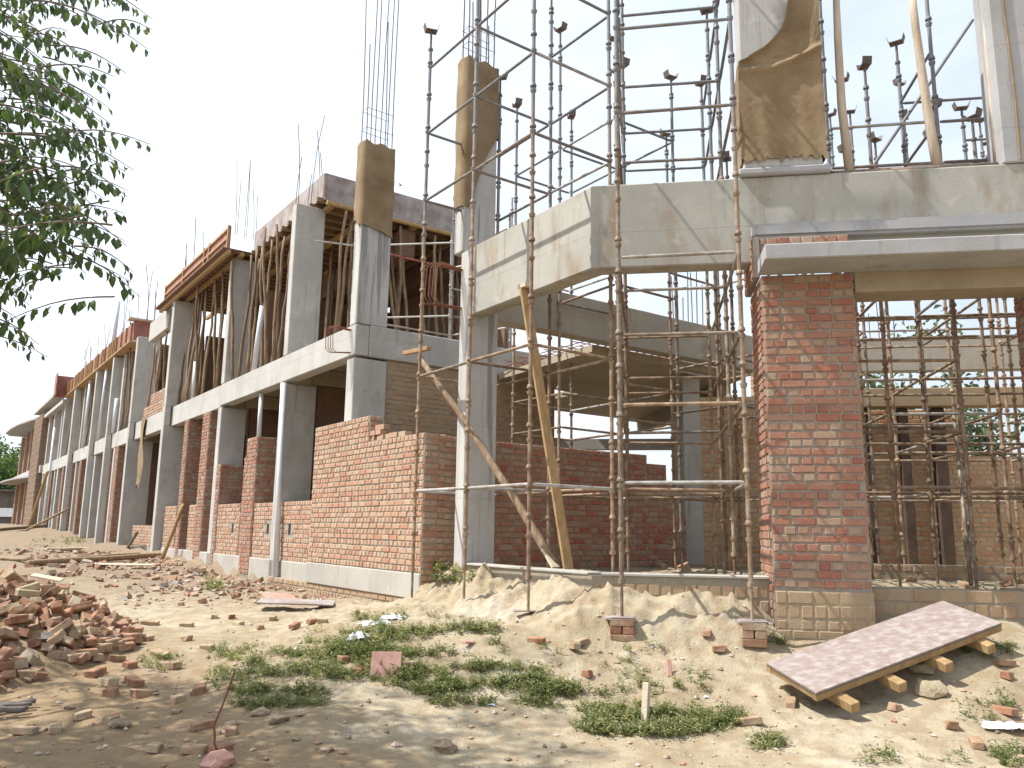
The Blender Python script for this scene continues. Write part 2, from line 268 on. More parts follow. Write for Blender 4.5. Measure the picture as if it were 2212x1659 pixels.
# ------------------------------------------------------------------ mesh builder
class MB:
    def __init__(s): s.v = []; s.f = []; s.tone = []; s.cur = 0.5
    def add(s, vs, fs):
        o = len(s.v); s.v += [Vector(q) for q in vs]; s.tone += [s.cur]*len(vs)
        s.f += [tuple(i+o for i in f) for f in fs]
    def box(s, P, a0, a1, b0, b1, z0, z1):             # P = B or E_ : box in that frame
        vs = [P(x, y, z) for z in (z0, z1) for y in (b0, b1) for x in (a0, a1)]
        s.hexa(vs)
    def hexa(s, vs):
        fs = [(0, 2, 3, 1), (4, 5, 7, 6), (0, 1, 5, 4), (2, 6, 7, 3), (0, 4, 6, 2), (1, 3, 7, 5)]
        c = sum(vs, Vector())/8
        o = []
        for f in fs:
            q = [vs[i] for i in f]; n = (q[1]-q[0]).cross(q[2]-q[0])
            o.append(f if n.dot(sum(q, Vector())/4-c) > 0 else f[::-1])
        s.add(vs, o)
    def bar(s, p, q, wd, ht, up=Z):                    # rectangular bar
        d = (q-p).normalized(); x = d.cross(up)
        if x.length < 1e-4: x = d.cross(Vector((1, 0, 0)))
        x.normalize(); y = x.cross(d)
        s.hexa([c+x*(i*wd/2)+y*(j*ht/2) for j in (-1, 1) for i in (-1, 1) for c in (p, q)][:8])
    def tube(s, pts, rs, n=8, cap=True):
        if not isinstance(rs, (list, tuple)): rs = [rs]*len(pts)
        o = len(s.v); prev = None; vs = []
        for i, p_ in enumerate(pts):
            d = (pts[min(i+1, len(pts)-1)]-pts[max(i-1, 0)]).normalized()
            if prev is None:
                x = d.cross(Vector((.3, .9, .1))) if abs(d.z) > .8 else d.cross(Z)
            else: x = prev - d*prev.dot(d)
            x.normalize(); prev = x; y = d.cross(x)
            vs += [p_ + (x*math.cos(2*math.pi*k/n)+y*math.sin(2*math.pi*k/n))*rs[i] for k in range(n)]
        fs = [(i*n+k, i*n+(k+1) % n, (i+1)*n+(k+1) % n, (i+1)*n+k) for i in range(len(pts)-1) for k in range(n)]
        if cap: fs += [tuple(range(n))[::-1], tuple((len(pts)-1)*n+k for k in range(n))]
        s.add(vs, fs)
    def bricks(s, org, eu, en, length, z0, z1, seed=0, row=.085, hide=None, first=0, proud=.012):
        r = random.Random(seed); nr = max(1, round((z1-z0)/row)); rh = (z1-z0)/nr
        for i in range(nr):
            bl = (.242 if (i+first) % 2 else .121); x = -r.random()*bl*(.6 if length > .6 else .2)
            sag = .004*math.sin(i*1.7)
            while x < length-.01:
                a_, b_ = max(x, 0)+.006, min(x+bl, length)-.006; x += bl*(1+r.uniform(-.03, .03))
                if b_-a_ < .035: continue
                za, zb = z0+i*rh+.006+r.uniform(-.002, .003)+sag, z0+(i+1)*rh-.006+r.uniform(-.003, .002)+sag
                if hide and hide(a_, b_, za, zb): continue
                pr = proud+r.uniform(-.004, .006); c = .009+r.uniform(0, .004)
                q_ = r.random(); s.cur = (q_*.62 if bl > .15 else .18+q_*.8) if r.random() < .85 else r.random()
                vs = [org+eu*uu+Z*zz+en*nn_ for (uu, zz, nn_) in ((a_, za, -.002), (b_, za, -.002), (b_, zb, -.002), (a_, zb, -.002),
                      (a_+c+r.uniform(0, .004), za+c*.7, pr), (b_-c-r.uniform(0, .004), za+c*.7+r.uniform(-.002, .002), pr), (b_-c, zb-c*.7, pr+r.uniform(-.003, .003)), (a_+c, zb-c*.7+r.uniform(-.002, .002), pr))]
                fs = [(4, 5, 6, 7), (0, 1, 5, 4), (1, 2, 6, 5), (2, 3, 7, 6), (3, 0, 4, 7)]
                if eu.cross(Z).dot(en) < 0: fs = [f[::-1] for f in fs]
                s.add(vs, fs)
        s.cur = .5
    def build(s, name, mat, parent=None, base=None, bevel=0, smooth=False, seg=1):
        me = bpy.data.meshes.new(name)
        off = Vector(base) if base is not None else (parent['_w'] if parent and '_w' in parent else Vector((0, 0, 0)))
        off = Vector(off)
        me.from_pydata([tuple(q-off) for q in s.v], [], s.f)
        at = me.attributes.new('tone', 'FLOAT', 'POINT'); at.data.foreach_set('value', s.tone)
        if bevel:
            bm = bmesh.new(); bm.from_mesh(me)
            es = [e_ for e_ in bm.edges if len(e_.link_faces) == 2 and e_.calc_face_angle(0) > .6]
            bmesh.ops.bevel(bm, geom=es, offset=bevel, segments=seg, affect='EDGES', clamp_overlap=True)
            bm.to_mesh(me); bm.free()
        if smooth: me.shade_smooth()
        me.materials.append(mat)
        o = bpy.data.objects.new(name, me); COL.objects.link(o)
        if parent: o.parent = parent; o['_w'] = tuple(off)
        else: o.location = off
        return o
WPOS = []
def tag(o, label=None, cat=None, group=None, kind=None):
    if label: o['label'] = label
    if cat: o['category'] = cat
    if group: o['group'] = group
    if kind: o['kind'] = kind
    return o
def thing(name, label, cat, loc, group=None):
    o = bpy.data.objects.new(name, None); COL.objects.link(o); o.location = loc; o['_w'] = tuple(loc)
    o.empty_display_size = .2
    return tag(o, label, cat, group)
def solo(name, mb, mat, label, cat, base, group=None, **kw):
    return tag(mb.build(name, mat, None, base, **kw), label, cat, group)
def copy_tree(o, parent=None):
    c = o.copy(); COL.objects.link(c); c.parent = parent
    for ch in list(o.children): copy_tree(ch, c)
    return c
def ring(cx, cy, z, prof, mb, n=10):               # small lathe about a vertical axis
    vs = []; m = len(prof)
    for k in range(n):
        a_ = 2*math.pi*k/n
        vs += [Vector((cx+r*math.cos(a_), cy+r*math.sin(a_), z+h)) for r, h in prof]
    fs = [(k*m+i, ((k+1) % n)*m+i, ((k+1) % n)*m+i+1, k*m+i+1) for k in range(n) for i in range(m-1)]
    mb.add(vs, fs)

# ------------------------------------------------------------------ ground sheet
def spread(lo, a0, a1, hi, fine, g=1.16):
    c = list(np.arange(a0, a1+1e-6, fine)); st = fine
    x = a1
    while x < hi: st *= g; x += st; c.append(min(x, hi))
    st = fine; x = a0
    while x > lo: st *= g; x -= st; c.insert(0, max(x, lo))
    return np.array(c)
gx = spread(-900, -6.2, 4.9, 900, .032); gy = spread(-300, 5.0, 11.8, 1200, .032)
GX, GY = np.meshgrid(gx, gy); GZ = hgt(GX, GY)
nx, ny = len(gx), len(gy)
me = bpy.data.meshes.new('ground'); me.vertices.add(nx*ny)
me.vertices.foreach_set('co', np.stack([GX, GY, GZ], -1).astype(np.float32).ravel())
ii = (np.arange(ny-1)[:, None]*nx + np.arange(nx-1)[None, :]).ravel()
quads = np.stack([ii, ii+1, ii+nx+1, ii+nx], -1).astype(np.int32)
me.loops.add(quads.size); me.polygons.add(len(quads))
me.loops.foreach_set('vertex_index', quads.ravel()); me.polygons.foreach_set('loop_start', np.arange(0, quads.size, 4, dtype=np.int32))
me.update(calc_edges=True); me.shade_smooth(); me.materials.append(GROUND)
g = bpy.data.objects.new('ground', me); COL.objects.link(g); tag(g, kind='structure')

# ------------------------------------------------------------------ the building under construction
bld = thing('unfinished_building', 'long two storey concrete frame building under construction with bare columns and brick infill', 'building', tuple(B(2.8, 0, .45)))
def part(name, mb, mat, parent=bld, **kw): return mb.build(name, mat, parent, **kw)
def rebars(col, pts, z0, lens, r=.008, lean=.03):
    for (p_, L) in zip(pts, lens):
        m = MB(); q = Vector((p_.x, p_.y, z0-.05)); dx, dy = rnd.uniform(-lean, lean), rnd.uniform(-lean, lean)
        k = [q + Vector((dx*L*f*f + rnd.uniform(-.004, .004), dy*L*f*f, L*f)) for f in (0, .3, .65, 1)]
        m.tube(k, r, 5); part('reinforcing_bar', m, REBAR, col)
def stirrup(col, P, a0, a1, b0, b1, z, r=.005):
    m = MB(); c = [P(a0, b0, z), P(a1, b0, z+.01), P(a1, b1, z-.01), P(a0, b1, z), P(a0, b0, z+.004)]
    m.tube(c, r, 5); part('stirrup', m, REBAR, col)
def column(P, a0, a1, b0, b1, z0, z1, mat=CONC, joint=None):
    m = MB(); m.box(P, a0, a1, b0, b1, z0, z1)
    return part('column', m, mat, bevel=.012)

cols = [(2.72, 3.02, .62), (6.0, 6.25, .68), (10.3, 10.58, .62), (16.2, 16.48, .62), (21.5, 21.78, .62), (26.0, 26.28, .62), (30.0, 30.3, .62), (36.3, 36.7, .7)]
PS = {3: -.85, 4: -1.1, 5: -1.25, 6: -1.4, 7: -1.65}
ztop = [8.28, 8.25, 8.2, 8.2, 8.02, 8.02, 8.05, 8.1]
for i, (s0, s1, dw) in enumerate(cols):
    wf = -.2 if i > 2 else 0
    if i > 2: s0 += PS[i]; s1 += PS[i]; column(B, s0+.005, s1-.005, wf+.004, -.03, 4.362, 4.963)
    column(B, s0, s1, wf, dw, .2, 4.36)
    up = column(B, s0+.01, s1-.01, wf+.012, dw-.02, 4.965, ztop[i], CONC_WET if i == 0 else CONC)
    if i == 0:
        pts = [B(s, w_, 0) for s, w_ in ((2.77, .05), (2.97, .05), (2.77, .22), (2.97, .22), (2.77, .42), (2.77, .56), (2.97, .56), (2.97, .42))]
        rebars(up, pts, 8.3, [2.0, 3.6, 3.4, 3.8, 2.6, 3.5, 3.7, 3.4], .0095, .02); stirrup(up, B, 2.76, 2.98, .04, .57, 9.0); stirrup(up, B, 2.76, 2.98, .04, .57, 8.62)
    else:
        n = (6, 6, 6, 5, 5, 5, 5)[i-1]
        pts = [B(s0+.05+.17*(k % 2), .06+(dw-.14)*(k//2)/2, 0) for k in range(n)]
        z0 = ztop[i] + (0 if i == 1 else .7)
        rebars(up, pts, z0, [rnd.uniform(.7, 2.3) for _ in range(n)], .008 if i < 3 else .012, .09)
        if i > 3: stirrup(up, B, s0+.05, s1-.05, .06, dw-.06, z0+.5)
# intermediate rear columns seen through the bays
for s0 in (13.3, 24.0, 28.2, 33.4, 41.0):
    column(B, s0, s0+.28, .08 if s0 > 20 else 1.9, .5 if s0 > 20 else 2.4, 4.96, 8.05); column(B, s0, s0+.28, .03, .55, .3, 4.36) if s0 > 20 else None
for s0 in (39.5, 43.6, 46.0):
    column(B, s0, s0+.4, 0, .6, .8, 4.36); column(B, s0, s0+.4, .02, .58, 4.96, 8.2)
# corner column beside the entrance hall, with its bars
m = MB(); m.box(B, -.86, -.64, 0, .50, .2, 5.28); m.box(B, -.66, -.42, .01, .56, 5.31, 8.22); ca = part('column', m, CONC_WET, bevel=.014)
pts = [B(s, w_, 0) for s, w_ in ((-.62, .05), (-.47, .05), (-.62, .2), (-.47, .22), (-.62, .36), (-.47, .36), (-.62, .5), (-.47, .5), (-.55, .28))]
rebars(ca, pts, 8.22, [1.3, 2.4, 2.4, 1.2, 2.4, 2.4, 1.3, .9, 2.4], .010, .02)
for z in (8.55, 8.8): stirrup(ca, B, -.63, -.45, .04, .51, z)
def hooks(ps, r=.008):
    for p in ps: m = MB(); m.tube(p, r, 6); part('bent_bar', m, REBAR_RUST)
for k in range(4):                              # bent bars left sticking out of the frame for the next pour
    o = .03*k; hooks([[B(2.86+o, .02, 4.86), B(2.9+o, -.26-o, 4.9), B(2.92+o, -.33-o, 4.84), B(2.93+o, -.31-o, 4.5), B(2.9+o, -.26-o, 4.44), B(2.86+o, .02, 4.47)]], .007)
for k in range(5):
    o = .035*k; hooks([[B(-.70+.02*k, .02, 5.02), B(-.66+o, -.3-o, 5.08), B(-.64+o, -.37-o, 5.0), B(-.62+o, -.38-o, 4.6), B(-.64+o, -.33-o, 4.5), B(-.70+.02*k, .02, 4.48)]], .008)

# beams and floors
def beam(P, *a, mat=CONC, name='beam'): m = MB(); m.box(P, *a); return part(name, m, mat, bevel=.012)
edges = [2.715, 10.44, 16.34, 21.64, 26.14, 30.15, 36.5, 46.6]
for i in range(7):
    beam(B, edges[i]+(.003 if i else 0), edges[i+1]-.004, -.004+.02*(i % 2), .26, 4.37+(.04 if i == 0 else .0), 4.95+rnd.uniform(-.012, .012))
beam(B, 2.70, 2.96, .264, 4.45, 4.40, 4.958)                                    # end beam over the buff brick wall
beam(B, -.52, -.27, .58, 9.4, 4.46, 5.11, mat=CONC_WARM)                            # deep beam across the hall
beam(E_, 1.2, 11.5, 7.95, 8.2, 4.66, 5.31, mat=CONC_WARM)                           # far beam of the hall
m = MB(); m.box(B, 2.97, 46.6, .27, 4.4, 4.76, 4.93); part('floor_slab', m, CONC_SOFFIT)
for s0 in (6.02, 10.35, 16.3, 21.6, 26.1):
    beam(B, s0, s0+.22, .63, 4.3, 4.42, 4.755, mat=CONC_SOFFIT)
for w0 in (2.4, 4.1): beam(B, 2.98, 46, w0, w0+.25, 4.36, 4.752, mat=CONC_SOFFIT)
# slanting beam and entrance front beam share the corner
m = MB()
c = [B(-.87, .0, 0), K, E_(12, 0, 0), E_(12, .26, 0), E_(.105, .26, 0), B(-.87, .26, 0)]
c[0] = B(-.862, .03, 0)
z0, z1 = 4.345, 5.315
lo = [q+Z*z0 for q in c]; hi = [q+Z*z1 for q in c]
m.add(lo+hi, [(0, 1, 7, 6), (1, 2, 8, 7), (2, 3, 9, 8), (3, 4, 10, 9), (4, 5, 11, 10), (5, 0, 6, 11), (5, 4, 1, 0), (4, 3, 2, 1), (6, 7, 10, 11), (7, 8, 9, 10)])
part('front_beam', m, CONC_STAIN, bevel=.014)
# stair landing slab with a downstand, seen from below through the hall front
m = MB(); pl = [(-.26, 2.75), (-.26, 6.5), (.4, 6.8), (5.2, 9.35), (5.2, 5.3), (3.0, 5.25), (2.72, 3.0)]
lo = [B(s, w_, 4.33) for s, w_ in pl]; hi = [B(s, w_, 4.45) for s, w_ in pl]; n = len(pl)
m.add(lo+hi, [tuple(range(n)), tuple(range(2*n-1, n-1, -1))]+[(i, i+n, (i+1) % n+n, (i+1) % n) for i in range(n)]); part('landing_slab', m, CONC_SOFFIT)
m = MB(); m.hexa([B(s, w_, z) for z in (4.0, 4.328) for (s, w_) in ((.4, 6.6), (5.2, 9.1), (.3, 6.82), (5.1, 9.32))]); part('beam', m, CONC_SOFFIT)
m = MB()
for k in range(14):
    m.tube([B(-.2+.2*k, 2.9, 4.52), B(-.2+.2*k, 5.2, 4.53)], .009, 5); m.tube([B(-.3, 2.9+.18*k, 4.535), B(2.6, 2.9+.18*k, 4.53)], .009, 5)
    if k % 2: m.tube([B(-.2+.2*k, 2.9, 4.64), B(-.2+.2*k, 5.2, 4.66)], .009, 5); m.tube([B(-.3, 2.9+.18*k, 4.655), B(2.6, 2.9+.18*k, 4.65)], .009, 5)
tag(part('rebar_mat', m, REBAR_RUST))

# chamfer front: upper columns, canopy, lintel
upc = column(E_, 1.66, 2.48, -.02, .36, 5.41, 9.6); m = MB(); m.box(E_, 1.60, 2.56, -.06, .42, 5.319, 5.405); part('column_foot', m, CONC_GREY, bevel=.02)
m = MB(); m.box(E_, 4.27, 5.1, -.02, .36, 5.319, 9.6); part('column', m, CONC_GREY, bevel=.012)
m = MB(); m.box(E_, 1.73, 7.2, -.74, -.21, 4.13, 4.285); part('canopy_slab', m, CONC_GREY, bevel=.01)
m = MB(); m.box(E_, 1.70, 7.2, -.13, -.004, 4.58, 4.735); part('ledge', m, CONC_GREY, bevel=.03, seg=2)
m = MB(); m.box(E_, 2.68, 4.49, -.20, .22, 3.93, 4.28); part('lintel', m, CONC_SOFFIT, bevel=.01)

# brick pillars of the entrance
def pillar(t0, t1):
    m = MB(); m.cur = -1; z0, z1 = .38, 4.128
    m.box(E_, t0, t1, -.2, .62, z0, z1)
    nz = .98
    m.bricks(E_(t0, -.2, 0), T, -D, t1-t0, nz, z1, 11); m.bricks(E_(t0, .62, 0), -D, -T, .82, nz-.3, z1, 12)
    m.bricks(E_(t1, -.2, 0), D, T, .82, .9, z1, 13); m.cur = -1
    m.cur = .5
    p_ = part('brick_pillar', m, BR_CLEAN)
    m = MB(); m.cur = -1
    m.box(E_, t0-.005, t1+.01, -.212, -.2035, .40, .955); r = random.Random(4)
    m.bricks(E_(t0, -.212, 0), T, -D, t1-t0, .70, .955, 14, row=.127, proud=.004); m.bricks(E_(t0, -.212, 0), T, -D, t1-t0, .40, .69, 15, row=.1, proud=.003)
    q = m.build('smeared_base', m_brick('mud_smeared_brick', [(.38, .28, .17), (.40, .30, .19), (.42, .29, .18)], (.37, .29, .19), .5), p_)
    m = MB(); m.box(E_, t0-.01, t1+.14, -.27, -.2135, .30, .50); m.build('footing', PLASTER, p_, bevel=.03)
pillar(1.765, 2.66)
m = MB(); m.cur = -1; m.box(E_, 4.50, 5.4, -.2, .6, .3, 4.128); m.bricks(E_(4.50, -.2, 0), T, -D, .9, .9, 4.12, 3); m.bricks(E_(4.50, .6, 0), -D, -T, .8, .9, 4.12, 6); part('brick_pillar', m, BR_CLEAN)
m = MB(); m.cur = -1; m.box(E_, 1.70, 1.762, -.15, .6, 4.135, 4.57); m.box(E_, 1.764, 2.66, -.13, -.006, 4.29, 4.575); m.bricks(E_(1.764, -.13, 0), T, -D, .9, 4.3, 4.57, 5); m.bricks(E_(1.70, .6, 0), -D, -T, .75, 4.14, 4.56, 8); part('brick_infill', m, BR_CLEAN)

# plinth kerb of the hall
m = MB(); cc = [B(-.9, 0.02, 0), K+Vector((0, .0, 0)), E_(1.76, 0.0, 0), E_(1.76, .24, 0), E_(.11, .24, 0), B(-.9, .26, 0)]
m.cur = -1
lo = [q+Z*.3 for q in cc]; hi = [q+Z*1.045 for q in cc]
m.add(lo+hi, [(0, 1, 7, 6), (1, 2, 8, 7), (2, 3, 9, 8), (3, 4, 10, 9), (4, 5, 11, 10), (5, 0, 6, 11), (6, 7, 10, 11), (7, 8, 9, 10)])
for z0, sd in ((.72, 1), (.855, 2)):
    m.bricks(B(-.9, .02, 0), -U, -W, 2.46, z0, z0+.125, sd, row=.125, first=0, proud=.006); m.bricks(K, T, -D, 1.74, z0, z0+.125, sd+4, row=.125, first=0, proud=.006)
part('plinth_wall', m, BR_BUFF)
m = MB(); m.box(B, -3.3, -.88, -.01, .2, 1.047, 1.075); m.box(E_, .08, 1.75, -.02, .22, 1.047, 1.075); part('screed_cap', m, PLASTER, bevel=.006)
m = MB(); m.cur = -1; m.box(E_, 2.68, 9, .02, .25, .3, .985); m.bricks(E_(2.68, .02, 0), T, -D, 2.2, .73, .985, 21, row=.127, first=0, proud=.005); m.bricks(E_(2.68, .02, 0), T, -D, 2.2, .4, .72, 22, row=.107, first=0, proud=.004); part('plinth_wall', m, BR_BUFF)
m = MB(); m.cur = -1; m.box(E_, 2.7, 9, 2.9, 3.1, .7, 1.12); m.bricks(E_(2.7, 2.9, 0), T, -D, 5, .85, 1.12, 23, row=.09, proud=.004); part('plinth_wall', m, BR_BUFF)

# big sunlit brick wall with a stepped top
m = MB(); m.cur = -1
m.box(B, .0, 3.95, -.115, .11, .90, 2.82); m.box(B, 1.78, 3.95, -.114, .109, 2.823, 3.245); m.box(B, 1.15, 1.78, -.113, .108, 2.823, 2.83)
m.bricks(B(3.95, -.115, 0), -U, -W, 3.95, .90, 2.82, 31); m.bricks(B(3.95, -.114, 0), -U, -W, 2.17, 2.825, 3.245, 32)
m.bricks(B(0, -.115, 0), W, -U, .34, .62, 2.82, 33); m.bricks(B(1.78, -.114, 0), W, -U, .22, 2.825, 3.245, 34)
m.cur = .35
def flat_bricks(mb, s0, s1, w0, w1, z, n, sd, ln=.23):
    r = random.Random(sd)
    for k in range(n):
        mb.cur = r.random(); s = s0+(s1-s0)*k/max(1, n-1); p_ = B(s, r.uniform(w0, w1), z)
        a_ = r.uniform(-.25, .25)+math.atan2(U.y, U.x); c_, s_ = math.cos(a_), math.sin(a_); x = Vector((c_, s_, 0)); y = Vector((-s_, c_, 0))
        mb.hexa([p_+x*(i*ln/2)+y*(j*.055)+Z*(k_*.075) for k_ in (0, 1) for j in (-1, 1) for i in (-1, 1)])
flat_bricks(m, 1.45, 1.72, -.05, -.02, 2.835, 2, 3); flat_bricks(m, 1.52, 1.70, -.05, -.03, 2.92, 2, 4); flat_bricks(m, 1.5, 1.66, -.05, -.02, 3.0, 1, 5); flat_bricks(m, .8, 1.25, -.04, .0, 2.835, 3, 6)
m.cur = -1; m.box(B, .0, .34, -.11, .45, .4, .9); m.box(B, .004, .336, .112, .44, .9, 2.80); m.bricks(B(.002, .11, 0), W, -U, .34, .62, 2.80, 35); m.cur = .5
part('brick_wall', m, BR_SUN)
m = MB(); m.box(B, .0, 4.0, -.135, .1, .55, .895); part('cement_band', m, PLASTER, bevel=.012)
m = MB(); m.cur = -1; m.box(B, .3, 6.0, -.10, .1, .1, .548); m.bricks(B(6.0, -.10, 0), -U, -W, 5.6, .36, .545, 36, row=.0925); part('footing_wall', m, BR_BUFF)
# lower infill walls along the facade
def infill(s0, s1, z1, w0=.03, sd=0, holes=(), z0=.85):
    m = MB(); m.cur = -1
    m.box(B, s0, s1, w0, w0+.22, .3, z1)
    def hide(a_, b_, za, zb):
        sa, sb = s1-b_, s1-a_
        return any(sa < h+.09 and sb > h-.03 and za < zz+.13 and zb > zz-.08 for h, zz in holes)
    m.bricks(B(s1, w0, 0), -U, -W, s1-s0, z0, z1, sd, hide=hide)
    m.cur = .5; p_ = part('brick_infill', m, BR_SUN)
    for h, zz in holes:
        k = MB(); k.box(B, h-.03, h+.08, w0-.006, w0-.002, zz-.07, zz+.13); k.build('putlog_hole', m_dark, p_)
    return p_
m_dark, t, b = new_mat('dark_recess'); b.inputs['Base Color'].default_value = (.02, .016, .013, 1); b.inputs['Roughness'].default_value = 1
infill(3.96, 5.98, 1.97, sd=41, holes=((5.3, 1.42),)); infill(6.27, 7.4, 1.97, sd=42, holes=((6.5, 1.42),)); infill(8.35, 10.0, 1.99, sd=43, holes=((8.8, 1.42),))
infill(11.9, 12.6, 2.02, sd=44); infill(13.9, 15.2, 2.02, sd=45); infill(16.6, 19.4, 1.47, sd=46)
m = MB(); m.box(B, 3.96, 15.2, .0, .2, .35, .86); part('cement_band', m, PLASTER, bevel=.015)
def pier(s0, s1, z1, dw, w0=0, sd=0, step=None):
    m = MB(); m.cur = -1; m.box(B, s0, s1, w0, w0+dw, .3, z1)
    m.bricks(B(s1, w0, 0), -U, -W, s1-s0, .5, z1, sd); m.bricks(B(s0, w0, 0), W, -U, dw, .5, z1, sd+1)
    if step:
        m.cur = -1; m.box(B, s1+.002, s1+.2, w0+.03, w0+dw, .3, step); m.bricks(B(s1+.2, w0+.03, 0), -U, -W, .2, .5, step, sd+2)
    m.cur = .5; part('brick_pier', m, BR_CLEAN if dw > .4 else BR_SUN)
pier(7.45, 8.1, 3.40, .62, sd=51, step=3.0); pier(10.02, 10.29, 2.95, .58, sd=54); pier(11.25, 11.85, 4.36, .5, sd=57); pier(13.3, 13.6, 4.36, .85, sd=60, step=4.36)
for s0, z1, sd in ((23.3, 4.36, 63), (24.7, 4.36, 66), (28.9, 4.36, 69), (31.9, 4.36, 72), (34.6, 4.36, 75), (37.6, 4.36, 78), (42.3, 4.36, 80)):
    pier(s0, s0+.5, z1, .45, w0=.03, sd=sd)
# upper floor parapet bricks in the fourth bay
m = MB(); m.cur = -1; m.box(B, 16.5, 19.4, .03, .25, 4.963, 5.35); m.box(B, 16.5, 18.5, .032, .248, 5.352, 5.7); m.bricks(B(19.4, .03, 0), -U, -W, 2.9, 4.97, 5.35, 83); m.bricks(B(18.5, .032, 0), -U, -W, 2, 5.36, 5.69, 84); part('brick_parapet', m, BR_SUN)
# end wall in buff brick, below the end beam
m = MB(); m.cur = -1; m.box(B, 2.75, 2.95, .63, 4.4, .4, 4.398); m.bricks(B(2.75, .63, 0), W, -U, 3.77, .95, 4.39, 86, proud=.006); part('brick_wall', m, BR_BUFF)
# walls added to block light in the wing, interior shade in their dark colour
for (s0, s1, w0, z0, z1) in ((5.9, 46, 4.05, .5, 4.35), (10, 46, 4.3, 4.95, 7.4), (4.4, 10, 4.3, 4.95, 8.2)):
    m = MB(); m.box(B, s0, s1, w0, w0+.2, z0, z1); part('shade_wall', m, PLY_AND_SHADE)
for s0 in (6.1, 10.4, 16.3, 21.6): m = MB(); m.box(B, s0, s0+.2, .75, 4.0, .5, 4.40); part('shade_wall', m, PLY_AND_SHADE)
m = MB(); m.box(B, 9.75, 9.9, .8, 4.28, 4.95, 7.35); part('shade_wall', m, PLY_AND_SHADE)
m = MB(); m.box(B, 15.6, 15.8, .9, 4.28, 4.95, 7.3); part('shade_wall', m, PLY_AND_SHADE)
# dividing wall of shaded red brick behind the scaffold, broken down at its right end
m = MB(); m.cur = -1
m.box(B, -.30, -.10, .52, 3.9, .8, 2.74); m.box(B, -.301, -.099, 3.902, 4.35, .8, 2.60); m.box(B, -.302, -.098, 4.352, 4.62, .8, 2.28); m.box(B, -.303, -.097, 4.622, 4.8, .8, 1.85)
for w0, w1, zt, sd in ((.52, 3.9, 2.74, 91), (3.9, 4.35, 2.60, 92), (4.35, 4.62, 2.28, 93), (4.62, 4.8, 1.85, 94)): m.bricks(B(-.303, w0, 0), W, -U, w1-w0, .95, zt, sd)
m.cur = .5; part('brick_wall', m, m_brick('shaded_red_brick', [(.34, .16, .10), (.36, .24, .16), (.38, .13, .075), (.38, .27, .19), (.36, .22, .15), (.37, .10, .055)], (.34, .28, .21), .5))
# far side of the hall: brick panels between shade-darkened columns, low wall on the right
def far_panel(t0, t1, z1, d0=7.0, sd=0, z0=.8, mat=BR_BUFF):
    m = MB(); m.cur = -1; m.box(E_, t0, t1, d0, d0+.2, z0, z1); m.bricks(E_(t0, d0, 0), T, -D, t1-t0, .9, z1, sd, proud=.008); m.cur = .5; part('brick_panel', m, mat)
BR_FAR = m_brick('far_brick', [(.52, .26, .13), (.56, .38, .22), (.54, .32, .18), (.58, .44, .28)], (.42, .35, .25), .45)
far_panel(3.0, 6.15, 3.75, sd=101, mat=BR_FAR); far_panel(6.2, 11, 2.9, sd=103, mat=BR_FAR)
far_panel(1.55, 2.95, 3.9, 6.2, 104, mat=BR_FAR)
POST = m_noise('shaded_post', [(.4, (.055, .035, .024)), (.6, (.09, .055, .035))], 3, .9, .2)  # near black brown paints the shade on the faces of the posts
for t0, w_ in ((4.05, .16), (4.42, .12), (5.05, .16), (5.62, .2)): beam(E_, t0, t0+w_, 6.7, 6.95, .8, 3.74, mat=POST, name='post')
beam(E_, 2.9, 12, 6.55, 6.9, 3.75, 4.08, mat=m_concrete('tan_beam', (.34, .25, .15), stain_amt=.3, dark=.3)); m = MB(); m.box(E_, 1.25, 1.55, 6.2, 6.5, .8, 4.3); part('column', m, CONC)
m = MB(); m.hexa([E_(t_, d_, z) for (z, q) in ((3.2, 0), (3.42, 0)) for d_ in (8.6, 8.85) for t_ in (-1.9, 1.3)]); part('beam', m, CONC)
m = MB(); m.cur = -1; m.box(B, .9, 1.5, 9.0, 9.3, .8, 5); m.bricks(B(.9, 9.0, 0), W, -U, .3, .9, 5, 110); m.bricks(B(1.5, 9.0, 0), -U, -W, .6, .9, 5, 111); part('brick_pier', m, BR_FAR)
colr = column(E_, 1.15, 1.65, 8.35, 8.75, .8, 4.66); colr2 = column(E_, 1.5, 1.9, 8.3, 8.7, 5.3, 5.4)
rebars(colr2, [E_(1.2+.1*k, 8.3+.12*(k % 3), 0) for k in range(8)], 5.3, [1.6, 1.9, 1.2, 2.1, 1.7, 2.0, 1.4, 1.9], .012, .02)
rebars(colr2, [E_(4.9+.14*k, 8.0+.1*(k % 2), 0) for k in range(5)], 5.31, [.8, .6, .9, .7, .5], .010, .03)

